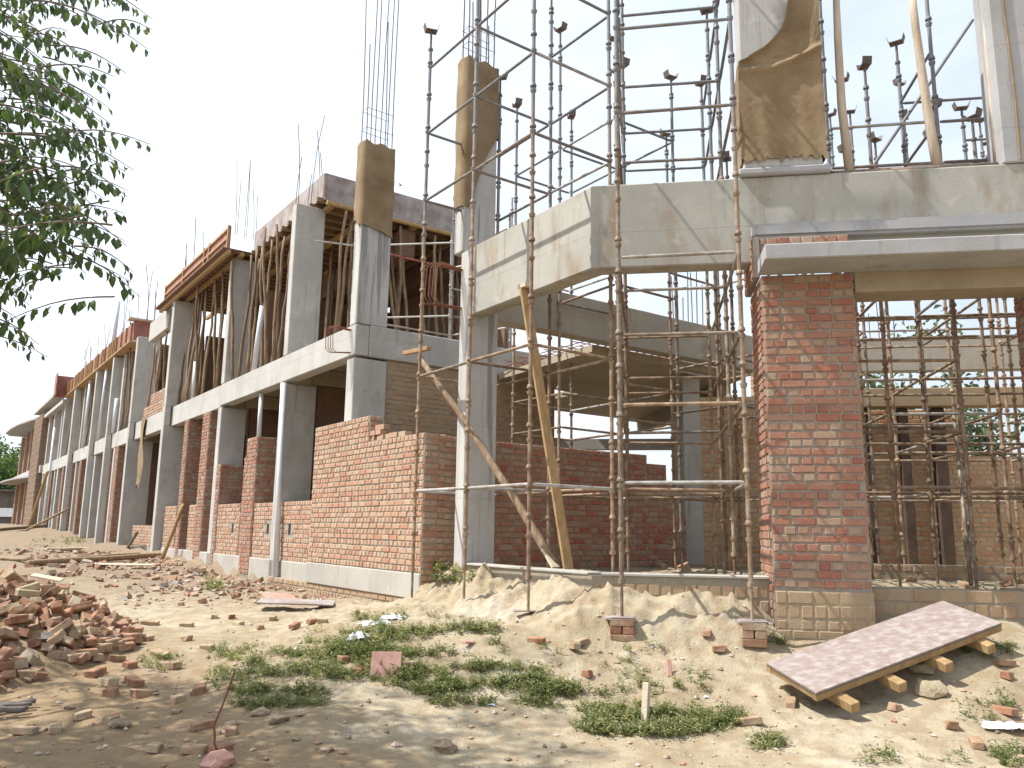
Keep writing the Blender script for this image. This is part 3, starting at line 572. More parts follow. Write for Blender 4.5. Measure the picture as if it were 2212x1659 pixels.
# slab formwork level and far stair tower
m = MB(); m.box(B, 19.9 - 3.0, 19.6, .0, .25, 7.68, 8.35); part('beam', m, CONC, bevel=.012)
m = MB(); m.cur = -1; m.box(B, 47.2, 51.6, -.25, .3, .9, 8.2); m.bricks(B(51.6, -.25, 0), -U, -W, 4.4, 1.2, 8.2, 120, row=.17); m.bricks(B(47.2, -.25, 0), W, -U, .55, 1.2, 8.2, 121, row=.17); m.cur = .5; part('stair_tower', m, m_brick('shaded_buff_brick', [(.24, .16, .11), (.27, .19, .13), (.22, .14, .095)], (.22, .185, .14), .5))  # buff brick darkened, the tower's shade is in the colour
for z in (8.3, 4.45):
    m = MB(); pl = [(51.7, 1.0), (51.7, -.1), (54, -.45), (57, -.8), (60, -1.0), (64, -1.05), (66, -.6), (66, 1.0)]; n = len(pl)
    lo = [B(s, w_, z) for s, w_ in pl]; hi = [B(s, w_, z+(.12 if z > 5 else .10)) for s, w_ in pl]
    m.add(lo+hi, [tuple(range(n)), tuple(range(2*n-1, n-1, -1))]+[(i, (i+1) % n, (i+1) % n+n, i+n) for i in range(n)]); part('canopy_slab', m, CONC_GREY)
for s0 in (52.5, 55.0, 58.0, 61.5, 65.0): pier(s0, s0+.6, 8.2, .4, w0=.2, sd=int(s0*3))
m = MB(); m.box(B, 46.8, 66, 1.2, 1.4, .8, 8.2); part('shade_wall', m, PLY_AND_SHADE)  # rear wall in the same painted shade colour
m = MB(); m.box(B, 46.6, 66, -.15, .2, 4.5, 4.95); part('beam', m, CONC)
m = MB(); m.box(B, 38.6, 52, -.35, .25, 8.55, 8.72); m.box(B, 38.6, 52, .3, 4.5, 8.3, 8.5); part('parapet_slab', m, CONC); m = MB(); m.box(B, 39, 47.1, -.2, .1, 7.85, 8.05); part('parapet_slab', m, CONC)
# ------------------------------------------------------------------ slab formwork and its timber props
JOIST = m_noise('old_joist', [(.3, (.16, .095, .045)), (.6, (.25, .16, .08))], 5, .85, .3)
fw = thing('slab_formwork', 'dark plywood deck with brown edge boards on timber joists over the first bays', 'formwork', tuple(B(5.6, .45, 8.3)))
m = MB(); m.box(B, 5.66, 10.1, .50, 4.6, 8.37, 8.40); m.box(B, 10.1, 16.6, .05, 4.6, 8.33, 8.36); m.build('deck', PLY_AND_SHADE, fw)
m = MB(); m.box(B, 5.62, 5.65, .45, 4.6, 8.31, 8.90); m.build('edge_board', PLY_GREY, fw)
m = MB(); m.box(B, 5.654, 10.1, .44, .47, 8.36, 8.90); m.build('edge_board', PLY_GREY, fw)
m = MB(); m.box(B, 10.2, 16.9, -.16, -.13, 8.38, 8.98); m.build('edge_board', PLY, fw)
for s0 in (10.2, 11.9, 12.35, 14.6, 16.75):
    m = MB(); m.box(B, s0, s0+.07, -.21, -.163, 8.30, 9.0); m.build('batten', TIMBER, fw)
for z in (8.43, 8.68, 8.93): m = MB(); m.box(B, 10.28, 16.74, -.205, -.164, z-.03, z+.03); m.build('batten', TIMBER, fw)
m = MB(); m.box(B, 10.0, 17.3, -.36, .02, 8.29, 8.325); m.build('plank_walk', PLY_AND_SHADE, fw)
for w0 in (-.24, .1, 1.2, 2.4, 3.7): m = MB(); m.box(B, 10.0, 17.2, w0, w0+.09, 8.18, 8.285); m.build('bearer', TIMBER, fw)
for k in range(18): s0 = 10.15+.37*k; m = MB(); m.box(B, s0, s0+.05, -.33, 4.5, 8.288-.001*(k % 3), 8.326); m.build('joist', JOIST, fw)
for w0 in (.6, 1.5, 2.6, 3.8): m = MB(); m.box(B, 5.63, 10.1, w0, w0+.1, 8.18, 8.27); m.build('bearer', TIMBER, fw)
for k in range(11): s0 = 5.7+.42*k; m = MB(); m.box(B, s0, s0+.08, .34, 4.55, 8.275, 8.365); m.build('joist', JOIST, fw)
m = MB(); m.tube([B(5.58, .5, 8.24), B(5.58, 4.6, 8.24)], .05, 8); m.build('bearer', TIMBER, fw)
for z, w0 in ((7.55, 2.4), (7.55, 3.9)):
    m = MB(); m.box(B, 5.8, 16.4, w0, w0+.35, z, 8.17); m.build('beam_form', PLY_AND_SHADE, fw)
fb = thing('beam_formwork', 'long red brown beam formwork with close vertical battens on the far columns', 'formwork', tuple(B(21.8, 0, 8.1)))
m = MB(); m.box(B, 21.75, 38.4, -.12, -.09, 8.12, 8.86); m.build('side_board', PLY, fb)
m = MB(); m.box(B, 21.72, 21.748, -.12, .62, 8.12, 8.84); m.build('end_board', PLY, fb)
m = MB(); m.box(B, 38.42, 38.46, -.7, .5, 8.05, 9.2); m.box(B, 37.6, 38.41, -.74, -.70, 8.05, 9.2); m.build('end_board', PLY, fb)
r = random.Random(3); k = 0; s0 = 22.0
while s0 < 38.2:
    m = MB(); m.box(B, s0, s0+.07, -.18, -.123, 8.10, 8.84+r.uniform(-.02, .03)); m.build('batten', TIMBER, fb); s0 += r.choice((.33, .36, .4, .42, .95))
m = MB(); m.box(B, 21.72, 38.4, -.24, .5, 8.05, 8.10); m.build('bottom_board', TIMBER, fb)
m = MB(); m.box(B, 21.7, 38.4, .5, 4.6, 8.05, 8.12); m.build('deck', PLY_AND_SHADE, fb)
m = MB(); m.box(B, 21.5, 21.95, -.35, .7, 8.87, 8.93); m.build('top_plank', PALE_TIMBER, fb)

def make_prop(L, sd, r0=.041):
    r = random.Random(sd); m = MB(); pts = []; x = y = 0
    for k in range(9):
        pts.append(Vector((x, y, L*k/8))); x += r.uniform(-.035, .035); y += r.uniform(-.035, .035)
    rs = [r0*(1-.03*k)+r.uniform(-.004, .004) for k in range(9)]
    m.tube(pts, rs, 7); return m
PG = 'wooden props under the formwork'
protos = []
def prop(s, w0, z0, L, label, i, lean=(0, 0)):
    base = B(s, w0, z0); key = round(L, 1), i % 5
    d = next((p for k, p in protos if k == key), None)
    if d is None:
        d = make_prop(L, i+11).build('wooden_prop', POLE, None, Vector((0, 0, 0)), smooth=True); protos.append((key, d)); o = d
    else: o = d.copy(); COL.objects.link(o)
    o.location = base; o.rotation_euler = (lean[0], lean[1], rnd.uniform(0, 6.28) if lean == (0, 0) else 0)
    tag(o, label, 'prop', PG)
r = random.Random(19); i = 0
for (sa, sb, n, L, lab) in ((6.45, 10.2, 15, 3.2, 'crooked bark covered prop between the two nearest upper columns with the white pipe'), (10.7, 16.0, 20, 3.2, 'crooked bark covered prop in the wide bay under the red edge board'),
        (16.6, 21.3, 9, 2.7, 'crooked timber prop above the broken brick parapet'), (21.9, 25.8, 7, 3.1, 'thin timber prop in the first bay under the battened beam form'), (26.4, 29.9, 7, 3.1, 'thin timber prop in the second bay under the battened beam form'),
        (30.4, 36, 9, 3.1, 'thin timber prop in the third bay under the battened beam form'), (36.9, 46, 9, 2.9, 'thin timber prop in the farthest bays by the stair tower')):
    for k in range(n):
        s = sa+(sb-sa)*(k+r.uniform(.2, .8))/n; w0 = r.choice((.13, .16, .2, .3, .45, .8)); i += 1
        prop(s, w0, 4.935 if w0 > .26 else 4.955, L, lab, i, (r.uniform(-.05, .05), r.uniform(-.06, .06)))
    for k in range(n): i += 1; prop(sa+(sb-sa)*(k+r.random())/n, r.uniform(1.5, 3.9), 4.935, L, lab.replace('crooked', 'shaded').replace('thin', 'shaded') + ', deeper inside', i)
lab = 'brown wooden prop behind the column with the jute cap'
for k, (s, w0) in enumerate(((5.9, 1.0), (6.0, 1.25), (5.9, 1.5), (5.95, 1.75), (6.1, 2.0), (5.9, 2.6), (5.9, 3.1), (5.8, 3.7), (5.8, 4.05), (6.4, 2.3), (6.3, 3.4), (6.2, 4.1))): prop(s, w0, 4.935, 3.2, lab, 40+k, (rnd.uniform(-.05, .05), rnd.uniform(-.1, .1)))
for k in range(9): prop(5.64+.03*(k % 3), .85+.36*k, 4.935, 3.2, 'lit brown prop in the front row under the slab end', 80+k, (rnd.uniform(-.04, .04), rnd.uniform(-.07, .07)))
for k, (s, w0, L) in enumerate(((5.2, 1.3, 3.3), (5.2, 2.2, 3.3))): prop(s, w0, 4.935, L, 'slanting wooden strut behind the column with the jute cap', 60+k, (.1, .18*(1-2*k)))

# grey plastic pipes
def pipe(p, q, r_, label, grp=None): m = MB(); m.tube([p, q], r_, 12); solo('plastic_pipe', m, PVC, label, 'pipe', p, smooth=True)
pipe(B(8.35, .10, 4.955), B(8.05, .1, 6.45), .062, 'thick pale grey plastic pipe standing on the beam among the props of the nearest bay')
pipe(B(13.4, .08, 4.955), B(13.4, .08, 6.0), .062, 'thick pale grey plastic pipe stub standing on the beam in the wide bay')
pipe(B(7.75, .12, 3.41), B(7.75, .12, 4.37), .05, 'pale grey plastic pipe rising from a brick pier to the beam soffit')
pipe(B(5.62, -.07, .42), B(5.95, -.05, 4.35), .055, 'tall pale grey plastic pipe down the corner of a column to the ground')
pipe(B(26.7, .02, 8.3), B(26.5, .02, 10.7), .09, 'tall pale grey plastic pipe rising above the battened beam form')
pipe(B(27.7, -.03, 4.95), B(27.2, -.03, 7.9), .07, 'grey plastic pipe leaning in the second bay of the battened form')
pipe(B(24.4, -.03, 4.95), B(24.3, -.03, 6.3), .07, 'short grey plastic pipe stub in the first bay of the battened form')
pipe(B(31.6, -.03, 4.95), B(31.3, -.03, 8.0), .08, 'grey plastic pipe standing in the third bay of the battened form')
pipe(B(34.2, .02, 8.3), B(34.2, .02, 9.4), .09, 'short grey plastic pipe stub on top of the battened form')
pipe(B(42.0, -.12, .95), B(42.0, -.12, 6.8), .07, 'long grey plastic pipe down the front of the farthest bays')

# ------------------------------------------------------------------ jute wraps
def wrap(P, a0, a1, b0, b1, z0f, z1, label, loc, mat=JUTE, n=14):
    m = MB(); g_ = .035; r = random.Random(5)
    per = []; A0, A1, B0, B1 = a0-g_, a1+g_, b0-g_, b1+g_; c = .06
    for (x, y, dx, dy, L) in ((A0+c, B0, 1, 0, A1-A0-2*c), (A1, B0+c, 0, 1, B1-B0-2*c), (A1-c, B1, -1, 0, A1-A0-2*c), (A0, B1-c, 0, -1, B1-B0-2*c)):
        k = max(2, int(L/.06))
        per += [(x+dx*L*i_/k, y+dy*L*i_/k) for i_ in range(k+1)]
    cx, cy = (a0+a1)/2, (b0+b1)/2; np_ = len(per); vs = []
    for j in range(n+1):
        f = j/n
        for q, (x, y) in enumerate(per):
            zb = z0f(x, y) + r.uniform(-.015, .015); z = zb+(z1-zb)*f
            o = .004*math.sin(q*.9+z*5)+.004*math.sin(z*9+q*.3)+r.uniform(-.003, .003)
            if f > .93: z += .03*math.sin(q*1.3)
            k = 1+o/.25
            vs.append(P(cx+(x-cx)*k, cy+(y-cy)*k, z))
    fs = [(j*np_+q, j*np_+(q+1) % np_, (j+1)*np_+(q+1) % np_, (j+1)*np_+q) for j in range(n) for q in range(np_)]
    m.add(vs, fs); t_ = len(vs)
    m.add([P(cx, cy, z1+.03)]+vs[-np_:], [(0, q+1, (q+1) % np_+1) for q in range(np_)])
    o = solo('jute_wrap', m, mat, label, 'jute wrap', loc, smooth=True); return o
def ties(o, a0, a1, b0, b1, zs):
    for z in zs:
        m = MB(); c_ = [(a0, b0), (a1, b0), (a1, b1), (a0, b1), (a0, b0)]; pts = []
        for (x0, y0), (x1, y1) in zip(c_, c_[1:]): pts += [B(x0+(x1-x0)*k/4, y0+(y1-y0)*k/4, z+rnd.uniform(-.015, .015)) for k in range(4)]
        m.tube(pts+[pts[0]], .006, 5); m.build('tie_cord', CORD, o)
CORD = m_noise('green_cord', [(.4, (.10, .20, .15)), (.6, (.2, .28, .22))], 9, .7, 0)
o = wrap(B, 2.73, 3.01, .012, .60, lambda x, y: 6.76-.25*max(0, y-.1)+.12*(x > 2.9), 8.33, 'damp brown jute sack capping the shorter bare column left of the scaffold', B(2.87, .3, 6.7)); ties(o, 2.68, 3.06, -.04, .65, (6.95, 7.9))
o = wrap(B, -.66, -.42, .01, .56, lambda x, y: 5.98 if y < .12 else 6.0+1.15*min(1, max(0, (y-.12)/.4))**.7, 8.27, 'damp brown jute sack wrapped round the tall slim column behind the scaffold', B(-.54, .3, 6.0)); ties(o, -.71, -.37, -.04, .61, (7.45, 8.05))
# draped jute on the upper column over the entrance: wrapped low, hanging from above on the right
m = MB(); nu, nv = 36, 110; r = random.Random(8); vs = []
for j in range(nv+1):
    f = j/nv; z = 5.5+1.12*f/.35 if f < .35 else (6.62+.9*((f-.35)/.4)**2 if f < .75 else 7.52+2.0*(f-.75)/.25)
    te = 1.63 if z <= 6.6 else max(1.63, 2.24-.72*math.exp(-((z-6.6)/.26)**1.0)); te += .012*math.sin(z*11)*(z > 6.7)
    for i in range(nu+1):
        t0 = te+(2.525-te)*i/nu; e2 = (t0-te)
        roll = .055*math.exp(-(e2/.04)**2)*(z > 6.6)+.05*math.exp(-((z-6.55-.42*max(0, t0-2.0))/.045)**2)
        d = -.045-.004*math.sin(t0*31+z*3)-.005*math.sin(z*8+t0*9)-.012*math.sin(t0*17-z*2.2)*(z > 6.7)-roll
        vs.append(E_(t0, d+r.uniform(-.003, .003), z+(r.uniform(-.05, .03) if j == 0 else 0)))
m.add(vs, [(j*(nu+1)+i, j*(nu+1)+i+1, (j+1)*(nu+1)+i+1, (j+1)*(nu+1)+i) for j in range(nv) for i in range(nu)])
for side, d0, d1 in ((2.52, -.05, .38), (1.635, -.05, .38)):     # returns round the sides
    zt = 9.5 if side > 2 else 6.65; v2 = []
    for j in range(21):
        for i in range(7): z = 5.5+(zt-5.5)*j/20; v2.append(E_(side+.008*math.sin(z*8+i), d0+(d1-d0)*i/6, z))
    m.add(v2, [(j*7+i, j*7+i+1, (j+1)*7+i+1, (j+1)*7+i) for j in range(20) for i in range(6)])
o = solo('jute_wrap', m, JUTE, 'large brown jute sheet draped over the broad column above the entrance canopy', 'jute wrap', E_(2.07, 0, 5.5), smooth=True)
m = MB(); m.tube([E_(1.60+.06*k, -.075-.01*math.sin(k), 6.63-.02*math.sin(k*.5)) for k in range(16)], .008, 5); m.tube([E_(2.02+.01*math.sin(k*2.1), -.072, 6.6-.1*k) for k in range(11)], .012, 5)
cd = m.build('cord', CORD, o)
m = MB(); m.tube([E_(4.42+.012*math.sin(k), -.035, 5.34+.45*k) for k in range(9)], .012, 5); solo('hanging_cord', m, JUTE, 'thin jute cord hanging down the grey column at the right edge', 'cord', E_(4.42, -.03, 5.34))
# jute strip hanging off the facade beam
m = MB(); vs = []
for j in range(19):
    z = 5.0-2.15*j/18
    for i in range(6): vs.append(B(18.55+.13*i*(1-.3*j/18)+.12*math.sin(j*.35), -.05-.03*math.sin(i*1.9+j*.4)-.03*(j/18), z-.10*abs(i-2.5)*(j/18)))
m.add(vs, [(j*6+i, j*6+i+1, (j+1)*6+i+1, (j+1)*6+i) for j in range(18) for i in range(5)])
solo('jute_strip', m, JUTE, 'long torn jute strip hanging down from the facade beam over a dark doorway', 'jute cloth', B(18.7, -.05, 5.0), smooth=True)

# ------------------------------------------------------------------ steel scaffolding
S3 = Vector((.2, 8.5, 0)); S4 = Vector((1.09, 8.05, 0)); CUP0, CUPD = 1.95, .5
LV = [1.97, 3.47, 5.92, 6.92, 7.9]
def standard(par, p, foot, top, head=True, mat=RUST, yaw=0, r_=.0225):
    m = MB(); jack = foot+.34
    m.tube([Vector((p.x, p.y, jack)), Vector((p.x, p.y, top-.32 if head else top))], r_, 10)
    z = CUP0-.5*math.floor((CUP0-jack-.06)/.5)
    while z < top-(.4 if head else .1):
        ring(p.x, p.y, z, [(r_, -.045), (.031, -.03), (.037, -.004), (.037, .004), (r_, .006)], m)
        zz = z+rnd.choice((.05, .06, .14, .2))
        ring(p.x, p.y, zz, [(r_, -.012), (.038, -.014), (.038, .002), (.029, .028), (r_, .03)], m); z += .5
    ring(p.x, p.y, jack, [(.018, -.03), (.036, -.028), (.036, .012), (r_, .014)], m)
    st = m.build('standard', mat, par)
    m = MB(); m.tube([Vector((p.x, p.y, foot)), Vector((p.x, p.y, jack))], .0165, 8); m.build('base_jack', RUST, st)
    if head:
        m = MB(); m.tube([Vector((p.x, p.y, top-.33)), Vector((p.x, p.y, top-.02))], .0165, 8); ring(p.x, p.y, top-.3, [(.0165, -.02), (.034, -.018), (.034, .012), (.0165, .014)], m)
        c_, s_ = math.cos(yaw), math.sin(yaw); x = Vector((c_, s_, 0)); y = Vector((-s_, c_, 0)); q = Vector((p.x, p.y, top)); tl = x*.0+Z
        def pl(a0, a1, b0, b1, c0, c1, sk=0): m.hexa([q+x*(a_+(sk*(cc-c0)))+y*b_+Z*cc for cc in (c0, c1) for b_ in (b0, b1) for a_ in (a0, a1)])
        pl(-.075, .075, -.06, .06, -.02, -.008); pl(-.081, -.075, -.06, .06, -.02, .07, -.3); pl(.075, .081, -.06, .06, -.02, .07, .3)
        m.build('fork_head', REBAR, st)
    return st
def ledger(par, p, q, z, mat=RUST, r_=.0185):
    d = (q-p); d.z = 0; d.normalize(); a_ = Vector((p.x, p.y, z))+d*.03; b_ = Vector((q.x, q.y, z+rnd.uniform(-.012, .012)))-d*.03
    m = MB(); m.tube([a_, a_+d*.035, b_-d*.035, b_], [.013, r_, r_, .013], 9); return m.build('ledger', mat, par)
def brace(par, p, q, mat=RUST): m = MB(); m.tube([p, q], .0215, 8); m.build('brace', mat, par)
def tower(label, P_, ni, nj, foot, tops, levels, skip=0, galv=.2, seed=0, drop=()):
    r = random.Random(seed); q0 = P_(0, 0)
    tw = thing('scaffold_tower', label, 'scaffold', (q0.x, q0.y, foot(0, 0)), 'steel cup lock scaffolds in front of and inside the hall')
    for j in nj:
        for i in ni:
            if (i, j) in drop: continue
            p = P_(i, j) + Vector((r.uniform(-.025, .025), r.uniform(-.025, .025), 0))*(1 if j else .2); tp = tops(i, j)
            standard(tw, p, foot(i, j), tp if tp else 10.2, bool(tp), RUST, r.uniform(0, 3.14))
    for j in nj:
        for i in ni:
            for di, dj in ((1, 0), (0, 1)):
                if i+di not in ni or j+dj not in nj or (i, j) in drop or (i+di, j+dj) in drop: continue
                for z in levels:
                    if r.random() < skip: continue
                    if z < min(9.9, (tops(i, j) or 10), (tops(i+di, j+dj) or 10))-.3: ledger(tw, P_(i, j), P_(i+di, j+dj), z, GALV if r.random() < galv or (z < 2 and j == 0) else RUST)
    return tw
def GA(i, j): return S3 + U*1.22*i + W*1.2*j
def GT(i, j): return S4 + T*1.21*i + D*1.2*j
fl = lambda i, j: .93
front_foot = {(0, 0): .69, (1, 0): .72, (2, 0): .65}
ta = tower('rusty scaffold tower of tall standards before the slanting concrete beam', GA, range(3), range(2), lambda i, j: front_foot.get((i, j), .93), lambda i, j: {(2, 0): 8.5, (1, 0): 0, (0, 0): 0, (2, 1): 8.2, (1, 1): 8.95, (0, 1): 0}[(i, j)], LV, 0, .22, 1)
for (i0, j0, i1, j1, z0_, z1_) in ((0, 0, 0, 1, 7.9, 9.4),): brace(ta, GA(i0, j0)+Z*z0_, GA(i1, j1)+Z*z1_)
tb = tower('brown scaffold bays behind the tall slim column, reaching over the red dividing wall', GA, range(4), range(2, 4), fl, lambda i, j: [9.0, 8.6, 9.3, 8.4][(i+2*j) % 4]+.1*i, [2.0, 3.0, 3.5, 4.9, 5.6, 6.4, 7.4], .12, .12, 2, drop=((0, 2), (0, 3)))
tc = tower('scaffold tower between the corner beam and the brick pillar, standing partly on stacked bricks', GT, range(2), range(4), lambda i, j: .69 if j == 0 else .93, lambda i, j: 0 if j < 2 else [8.7, 8.3, 9.2][(i+j) % 3], LV+[2.75, 4.3], .12, .15, 3)
td_ = tower('dense scaffold seen through the entrance opening right of the brick pillar', lambda i, j: GT(i+2, j+1), range(4), range(3), fl, lambda i, j: [8.2, 7.6, 8.9, 8.0, 7.2][(i*2+j) % 5], [2.0, 2.6, 3.4, 4.2, 5.7, 6.2, 7.1], .15, .15, 4)
te = tower('farther scaffold at the back of the hall behind the entrance opening', lambda i, j: GT(i+2, j+4), range(5), range(2), fl, lambda i, j: [8.6, 7.8, 9.4, 8.3, 8.9][(i*3+j) % 5], [2.05, 2.7, 3.3, 4.6, 6.0, 7.2], .1, .1, 5)
tg = tower('inner scaffold bays close behind the entrance opening, offset from the dense one', lambda i, j: GT(i+2.55, j+1.6), range(3), range(3), fl, lambda i, j: [7.4, 6.6, 7.9][(i+2*j) % 3], [2.9, 4.35], .3, .1, 6)
th = tower('thin scaffold bays in the middle of the hall under the landing slab edge', lambda i, j: GA(i-.45, j+3.5), range(3), range(2), fl, lambda i, j: [6.2, 7.1, 8.0][(i+j) % 3], [2.0, 3.3, 4.0, 5.6, 6.3], .15, .1, 7)
for (a_, b_) in ((E_(2.9, 1.9, 5.3), E_(4.9, 1.9, 8.2)), (E_(4.2, 2.6, 5.3), E_(6.0, 2.6, 7.6)), (E_(2.7, .9, 4.3), E_(3.7, 3.2, 5.2)), (E_(3.9, .8, 1.0), E_(4.3, 2.0, 3.0))): brace(td_, a_, b_)
# small scaffold standing on the first floor beam
tf = thing('scaffold_tower', 'short scaffold on the first floor with one red ledger beside the jute capped column', 'scaffold', tuple(B(3.4, .5, 4.95)), 'steel cup lock scaffolds in front of and inside the hall')
fp = [B(4.6, .75, 0), B(4.6, 3.0, 0), B(3.2, 2.2, 0), B(3.2, 3.6, 0), B(4.4, 4.4, 0)]
for k, p in enumerate(fp): standard(tf, p, 4.94, 7.6+.25*k, False, RUST if k % 2 == 0 else GALV)
RED = m_noise('red_painted_tube', [(.4, (.30, .07, .05)), (.6, (.38, .13, .09))], 12, .6, .2)
for z in (5.55, 7.05):
    ledger(tf, fp[0], fp[1], z, RED if z > 6 else GALV); ledger(tf, fp[2], fp[3], z, RUST); ledger(tf, fp[1], fp[3], z, GALV); ledger(tf, fp[0], fp[2], z, GALV)
ledger(tf, fp[2], fp[3], 6.1, GALV)
ledger(tf, B(4.6, .75, 0), B(4.6, -.05, 0)+U*.2, 7.05, GALV); ledger(tf, B(4.6, .75, 0)+U*.0, B(3.4, .66, 0), 5.55, GALV)

# loose poles, planks
m = MB(); a_, b_ = on_plane(908, 772, B(0, -.42, 0), W), on_plane(1203, 1228, B(0, .3, 0), W); n_ = 10
m.tube([a_.lerp(b_, k/n_)+Vector((rnd.uniform(-.012, .012), rnd.uniform(-.012, .012), .05*math.sin(k/n_*3.1))) for k in range(n_+1)], [.036+.016*k/n_ for k in range(n_+1)], 9)
solo('wooden_pole', m, POLE, 'long barked pole leaning across the dark hall bay behind the scaffold', 'pole', b_, smooth=True)
m = MB(); m.bar(on_plane(874, 763, B(0, -.44, 0), W), on_plane(927, 752, B(0, -.44, 0), W), .07, .055); solo('timber_offcut', m, TIMBER, 'short yellow timber offcut lodged on the tilted pole top', 'timber', B(1.2, -.35, 3.75), bevel=.004)
m = MB(); a_, b_ = on_plane(1228, 1230, B(0, .3, 0), W), on_plane(1132, 622, B(0, -.03, 0), W); m.bar(a_, b_, .035, .13, W); solo('timber_plank', m, TIMBER, 'tall yellow plank leaning against the slanting beam', 'plank', B(-2.9, .2, 1.07), bevel=.004)
m = MB(); m.bar(b_-U*.09+Z*.02, b_+U*.06+Z*.02, .10, .05); solo('timber_block', m, PALE_TIMBER, 'small wooden block nailed on the head of the tall yellow plank', 'timber', B(-1.8, -.06, 4.5))
m = MB(); m.bar(B(-2.05, .25, 1.5), B(-2.45, .25, 1.08), .10, .03); solo('timber_board', m, PALE_TIMBER, 'short pale board propped at the foot of the leaning pole', 'plank', B(-2.3, .25, 1.07))
PAL = m_noise('bleached_pole', [(.3, (.36, .28, .20)), (.6, (.52, .43, .33))], 5, .85, .4, (3, 3, .5), 25)
for (pts, lab) in (([(1805, -30), (1810, 90), (1818, 230), (1835, 360)], 'bleached crooked pole standing on the beam right of the draped column'), ([(1968, -30), (1978, 60), (1992, 160), (2012, 290), (2026, 352)], 'bleached bent pole in the middle of the upper opening'), ([(2128, -20), (2136, 120), (2150, 260), (2156, 345)], 'bleached pole against the grey column at the right edge')):
    pp = [on_plane(x, y, E_(0, .13+.02*k, 0), D) for k, (x, y) in enumerate(pts)]; pp[-1].z = 5.32
    m = MB(); m.tube(pp, [.036, .042, .046, .05, .055][:len(pp)], 9); solo('wooden_pole', m, PAL, lab, 'pole', pp[-1], smooth=True)
m = MB(); m.tube([E_(2.58, .12, 5.352), E_(4.26, .12, 5.352)], .036, 10); solo('steel_pipe', m, RUST, 'fat rusty pipe lying along the top of the entrance beam', 'pipe', E_(2.6, .12, 5.32), smooth=True)
# ladder inside the hall
ld = thing('wooden_ladder', 'orange wooden ladder leaning on the far brick panel inside the hall', 'ladder', tuple(E_(1.6, 5.3, .93)))
a_, b_ = E_(1.55, 5.2, .93), E_(2.15, 6.15, 3.6); x = T*.28
for sgn in (0, 1): m = MB(); m.bar(a_+x*sgn, b_+x*sgn, .05, .05, D); m.build('rail', TIMBER, ld)
for k in range(1, 10): c_ = a_.lerp(b_, k/10); m = MB(); m.bar(c_, c_+x, .035, .035); m.build('rung', TIMBER, ld)

# ------------------------------------------------------------------ bricks: one mesh of each form, copied
def brick_mesh(sd):
    r = random.Random(sd); L = (.225, .225, .225, .12, .16, .09)[sd % 6]; v = []
    for k in (0, 1):
        for j in (-1, 1):
            for i in (-1, 1): v.append(Vector((i*L/2, j*.053, k*.072-.036))+Vector((r.uniform(-.006, .006), r.uniform(-.005, .005), r.uniform(-.004, .004)) if sd % 6 < 3 or i < 0 else (r.uniform(-.03, .03), r.uniform(-.014, .014), r.uniform(-.014, .014))))
    m = MB(); m.hexa(v); return m
bprot = []
def brick_at(p, rot, label, group, i, name='loose_brick', scale=1):
    k = i % 6
    while len(bprot) <= k: bprot.append(None)
    if bprot[k] is None:
        o = brick_mesh(k).build('loose_brick', LOOSE, None, Vector((0, 0, 0)), bevel=.008); bprot[k] = o
    else: o = bprot[k].copy(); COL.objects.link(o)
    o.name = name; o.location = p; o.rotation_euler = rot; o.scale = (scale,)*3
    return tag(o, label, 'brick', group)
r = random.Random(77); HB = []
n_ = 0
while n_ < 178:
    a_ = r.uniform(-1.9, 1.5); q = r.random()**.6*2.28; x, y = HEAP[0]+q*math.cos(a_), HEAP[1]+q*math.sin(a_)
    if x < -.64*y-.35: continue
    z = hz(x, y)+r.uniform(.0, .11)*(1 if q < 2.1 else .3)+.02
    brick_at(Vector((x, y, z)), (r.uniform(-.7, .7), r.uniform(-.7, .7), r.uniform(0, 6.28)) if q < 2.1 else (r.uniform(-.1, .1), 0, r.uniform(0, 6.28)), 'old red brick tipped in the big loose heap at the left edge', 'bricks tipped in the heap', (n_*7+n_//6) % 4 if r.random() < .8 else n_)
    n_ += 1
def cpx(x0, y0, pts): return [((x0+cx*.6172)*.54, (y0+cy*.6172)*.54) for cx, cy in pts]
L1 = cpx(0, 2048, [(400, 600), (970, 735), (930, 830), (720, 715), (845, 745), (690, 770), (650, 860), (735, 870), (800, 860), (560, 850), (540, 760), (840, 1010), (620, 1060), (700, 1120), (870, 1120), (720, 1190), (915, 1200), (1160, 1235), (1290, 1170), (1100, 1010), (1040, 940), (620, 960), (760, 970), (740, 800), (620, 800)])
L2 = cpx(0, 2048, [(1430, 1560), (1310, 1400), (1000, 1550), (700, 1370), (530, 1340), (740, 1360), (360, 1430), (1260, 1560), (160, 1440), (1500, 1440)])
L3 = cpx(0, 2048, [(1125, 500), (1545, 735), (1210, 745), (1170, 608), (1210, 835), (600, 585), (1345, 890), (145, 425), (1530, 545), (1390, 690), (1500, 690), (690, 490)]) + cpx(1024, 2048, [(250, 750), (370, 720), (110, 700), (640, 660), (430, 720), (30, 760), (1010, 1010), (585, 970), (660, 1045)])
L4 = cpx(2048, 2048, [(160, 850), (450, 865), (390, 890), (1265, 805), (1340, 905), (490, 1065), (1550, 1375), (1510, 510)]) + cpx(3072, 2048, [(1540, 995), (1555, 1080), (1190, 1400), (820, 1285), (1350, 1520), (150, 1255), (1540, 1310), (470, 1250)])
